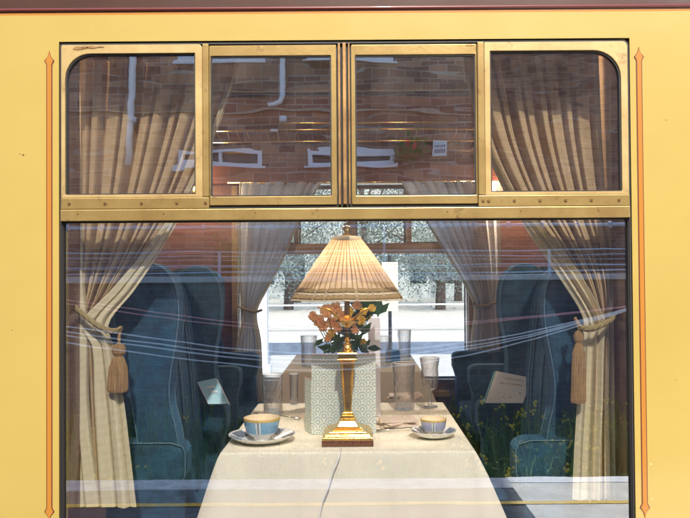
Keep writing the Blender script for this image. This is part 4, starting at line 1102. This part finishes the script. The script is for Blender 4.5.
# stone string courses, pipes
mb = MB(); mb.box(-22, XS, .0, .05, Z_(112.5), Z_(110.5)); mb.build('string_course', mat('stone_band', (.42, .36, .28), .8, var=.2), bld)
pw = mat('white_pipe', (.80, .83, .88), .4)
def pipe(pts, r_, nm_='downpipe'):
    mb = MB(); mb.tube([(X_(a), .09, Z_(b)) for a, b in pts], r_, 10)
    for (a, b) in pts[:-1:2]: mb.tube([(X_(a), .09, Z_(b) - .3), (X_(a), .09, Z_(b) - .36)], r_ * 1.35, 10)
    return mb.build(nm_, pw, bld, smooth=True)
pipe([(135, 20), (135, 60), (134, 95), (132, 130), (130, 166)], .045)
pipe([(283, 20), (283, 60), (283, 96), (281, 104), (275, 107), (268, 108)], .038)
mb = MB(); mb.tube([(-20, 0, .60), (20, 0, .60)], .020, 8)
for k in range(-20, 40): mb.ball((mir(475 + 34 * k, 242, 7.05).x, 0, .60), .04, 0, 8)
mb.build('handrail', bp_, rl, smooth=True)
mb = MB(); [mb.tube([(-20 + 4 * k + .35, 0, .3), (-20 + 4 * k + .35, 0, .6)], .016, 6) for k in range(11)]; mb.build('upright', bp_, rl)
# notice board, hanging basket
sg = thing('notice', 'small white notice fixed to the brick wall', 'sign', (X_(439), -YB + .02, Z_(158) - 1.2))
mb = MB(); mb.box(-.095, .095, 0, .02, 0, Z_(141) - Z_(158)); mb.build('board', mat('notice_white', (.75, .78, .80), .5), sg)
mb = MB()
for r_ in range(2):
    for k in range(5): mb.box(-.07 + k * .03, -.05 + k * .03, .021, .023, .06 + r_ * .07, .10 + r_ * .07)
mb.build('lettering', mat('notice_ink', (.12, .16, .28), .6), sg)
hb = thing('hanging_basket', 'hanging basket of green leaves with a red bloom on the brick wall', 'plant', (X_(408), -YB + .2, Z_(158) - 1.2))
mb = MB(); mb.lathe([(.01, -.1), (.10, -.06), (.15, .03), (.13, .03), (.09, -.04), (.01, -.08)], n=16); mb.build('basket', mat('wicker', (.18, .1, .05), .9), hb)
mb = MB(); leaves(mb, Vector((0, 0, .07)), 160, .09, .09, 8); mb.build('foliage', M['leaf'], hb, recalc=False)
mb = MB(); [bloom(mb, Vector((random.uniform(-.05, .05), .06, .17 + random.uniform(-.03, .04))), .05, i) for i in range(5)]
mb.build('bloom', mat('red_bloom', (.6, .07, .06), .6), hb, recalc=False)
# creeper on the building
cr = thing('wall_creeper', 'green creeper climbing the brick wall', 'plant', (X_(228), -YB + .05, Z_(330) - 1.2))
mb = MB()
for k in range(9): leaves(mb, Vector((random.uniform(-.08, .10), .05, .15 + k * .11)), 60, .07, .09, 30 + k)
mb.build('foliage', M['leaf'], cr, recalc=False)
mb = MB(); mb.tube([(0, .02, -.2), (.02, .03, .5), (-.03, .03, 1.0)], .012, 6); mb.build('stem', slp, cr)

# ================================================================== FAR SIDE OF THE TRAIN
mb = MB(); mb.box(-60, 60, 3.0, 11.5, -1.19, H0); struct(mb.build('platform', mat('bleached_concrete', (.72, .70, .64), .8, var=.12, vs=3)))
mb = MB(); mb.box(-60, 60, 14.0, 60, -1.19, H0); struct(mb.build('platform', conc))
mb = MB(); mb.box(-60, 60, 13.97, 14.5, H0 + .002, H0 + .13); struct(mb.build('platform_edge', mat('far_white_paint', (.8, .8, .78), .7)))
mb = MB(); mb.box(-60, 60, 13.95, 13.998, -1.18, H0 + .0); struct(mb.build('platform_face', mat('blue_grey_face', (.20, .26, .36), .8, var=.3)))
fn = thing('white_fence', 'long white rail fence beyond the far platform', 'fence', (0, 17.0, H0))
for z0, z1 in ((.20, .34), (.66, .70)):
    mb = MB(); mb.box(-25, 25, -.02, .02, z0, z1); mb.build('rail', wp, fn)
for k in (-6, -3, 3, 6):
    mb = MB(); mb.box(2 * k - .05, 2 * k + .05, .021, .12, 0, .85); mb.build('post', wp, fn)
ob = thing('backdrop_shed', 'added pale backdrop shed with dark openings, closing sky gaps behind the trees', 'building', (0, 44, H0))
mb = MB(); mb.box(-24, 24, 0, 5, 0, 8.2); mb.build('wall', mat('shed_grey', (.58, .62, .60), .8, var=.3, vs=2), ob)  # backdrop added to cover bright sky gaps and wash out the view
mb = MB(); mb.box(-24.3, 24.3, -.4, 5.4, 8.2, 8.6); mb.build('roof', mat('shed_roof', (.14, .15, .17), .7), ob)
for k in range(-4, 5):
    mb = MB(); mb.box(k * 1.9 - .5, k * 1.9 + .5, -.03, -.002, .9, 2.6); mb.build('window', dk, ob)
for px, w_, zt_, zb_, y_, m_, nm_, lb_, ct_ in ((258, .26, 3.2, H0, 9.0, 'far_column', 'platform_column', 'white painted square column beyond the far window beside the left grey curtain', 'column'), (390, .24, None, None, 9.2, 'far_board', 'hanging_board', 'cream board on a thin post beyond the far window, right of the shade', 'board')):
    p = at(px, 300, y_); c_ = thing(nm_, lb_, ct_, (p.x, y_, H0))
    if zt_:
        mb = MB(); mb.box(-w_ / 2, w_ / 2, 0, .2, .12, zt_ - H0); mb.build('shaft', wp, c_); mb = MB(); mb.box(-w_ / 2 - .05, w_ / 2 + .05, -.05, .25, 0, .119); mb.build('plinth', wp, c_)
    else:
        mb = MB(); mb.box(-w_ / 2, w_ / 2, -.03, -.001, at(px, 311, y_).z - H0, at(px, 262, y_).z - H0); mb.build('panel', mat('cream_board', (.70, .66, .50), .6), c_)
        mb = MB(); mb.tube([(0, .03, 0), (0, .03, at(px, 255, y_).z - H0)], .028, 8); mb.build('post', dk, c_)
bark = mat('bark', (.10, .07, .05), .9, var=.4, vs=8, bump=1, bs=20)
lf = [mat('crown_leaf', (.20, .26, .18), .6, var=.5, vs=.9, trans=.25), mat('crown_leaf_blue', (.20, .26, .24), .6, var=.5, vs=.9, trans=.25)]
def tree(x, y, h, r, seed, label, mi):
    rnd = random.Random(seed); t = thing('broadleaf_tree', label, 'tree', (x, y, H0), 0, 'trees beyond the far window')
    mb = MB(); mb.tube([(0, 0, 0), (.05, 0, h * .3), (-.05, .1, h * .6), (.0, .0, h * .85)], [.22, .16, .1, .03], 8)
    cl = []
    for k in range(26):
        a = rnd.uniform(0, 6.28); z = rnd.uniform(.22, 1); rr = r * math.sin(math.pi * (z * .8 + .12)) * rnd.uniform(.35, 1)
        c = Vector((rr * math.cos(a), rr * math.sin(a), z * h)); cl.append(c)
        if k % 3 == 0: mb.tube([(0, 0, c.z * .6), (c.x * .5, c.y * .5, c.z * .8), tuple(c)], [.07, .045, .015], 5)
    mb.build('trunk', bark, t)
    mb = MB()
    for c in cl:
        s = rnd.uniform(.35, .7) * r * .45
        for q in range(400):
            o_ = c + Vector((rnd.gauss(0, s), rnd.gauss(0, s), rnd.gauss(0, s * .7))); d = Vector((rnd.uniform(-1, 1), rnd.uniform(-1, 1), rnd.uniform(-1, 1))).normalized(); e_ = d.orthogonal().normalized(); l_ = rnd.uniform(.07, .14)
            mb.add([o_, o_ + d * l_ * .5 + e_ * l_ * .35, o_ + d * l_, o_ + d * l_ * .5 - e_ * l_ * .35], [(0, 1, 2, 3)])
    mb.build('crown', lf[mi], t, recalc=False)
for i, (x, y, h, r, lb) in enumerate([(-6.2, 27, 7.6, 3.4, 'green tree at the far left beyond the white fence'), (-2.9, 29, 6.4, 3.0, 'low bushy tree behind the left grey curtain'), (.3, 32.5, 8.6, 3.6, 'tall tree straight behind the lamp shade'), (3.4, 28.2, 6.8, 3.0, 'bluish tree behind the right grey curtain'), (7.6, 33, 9.0, 3.8, 'tall tree at the far right beyond the fence'), (-3.2, 37, 10, 4.2, 'tallest tree standing furthest back beyond the fence'), (5.4, 37.5, 10, 4.3, 'broad tree furthest back to the right')]):
    tree(x, y, h, r, 40 + i, lb, i % 2)
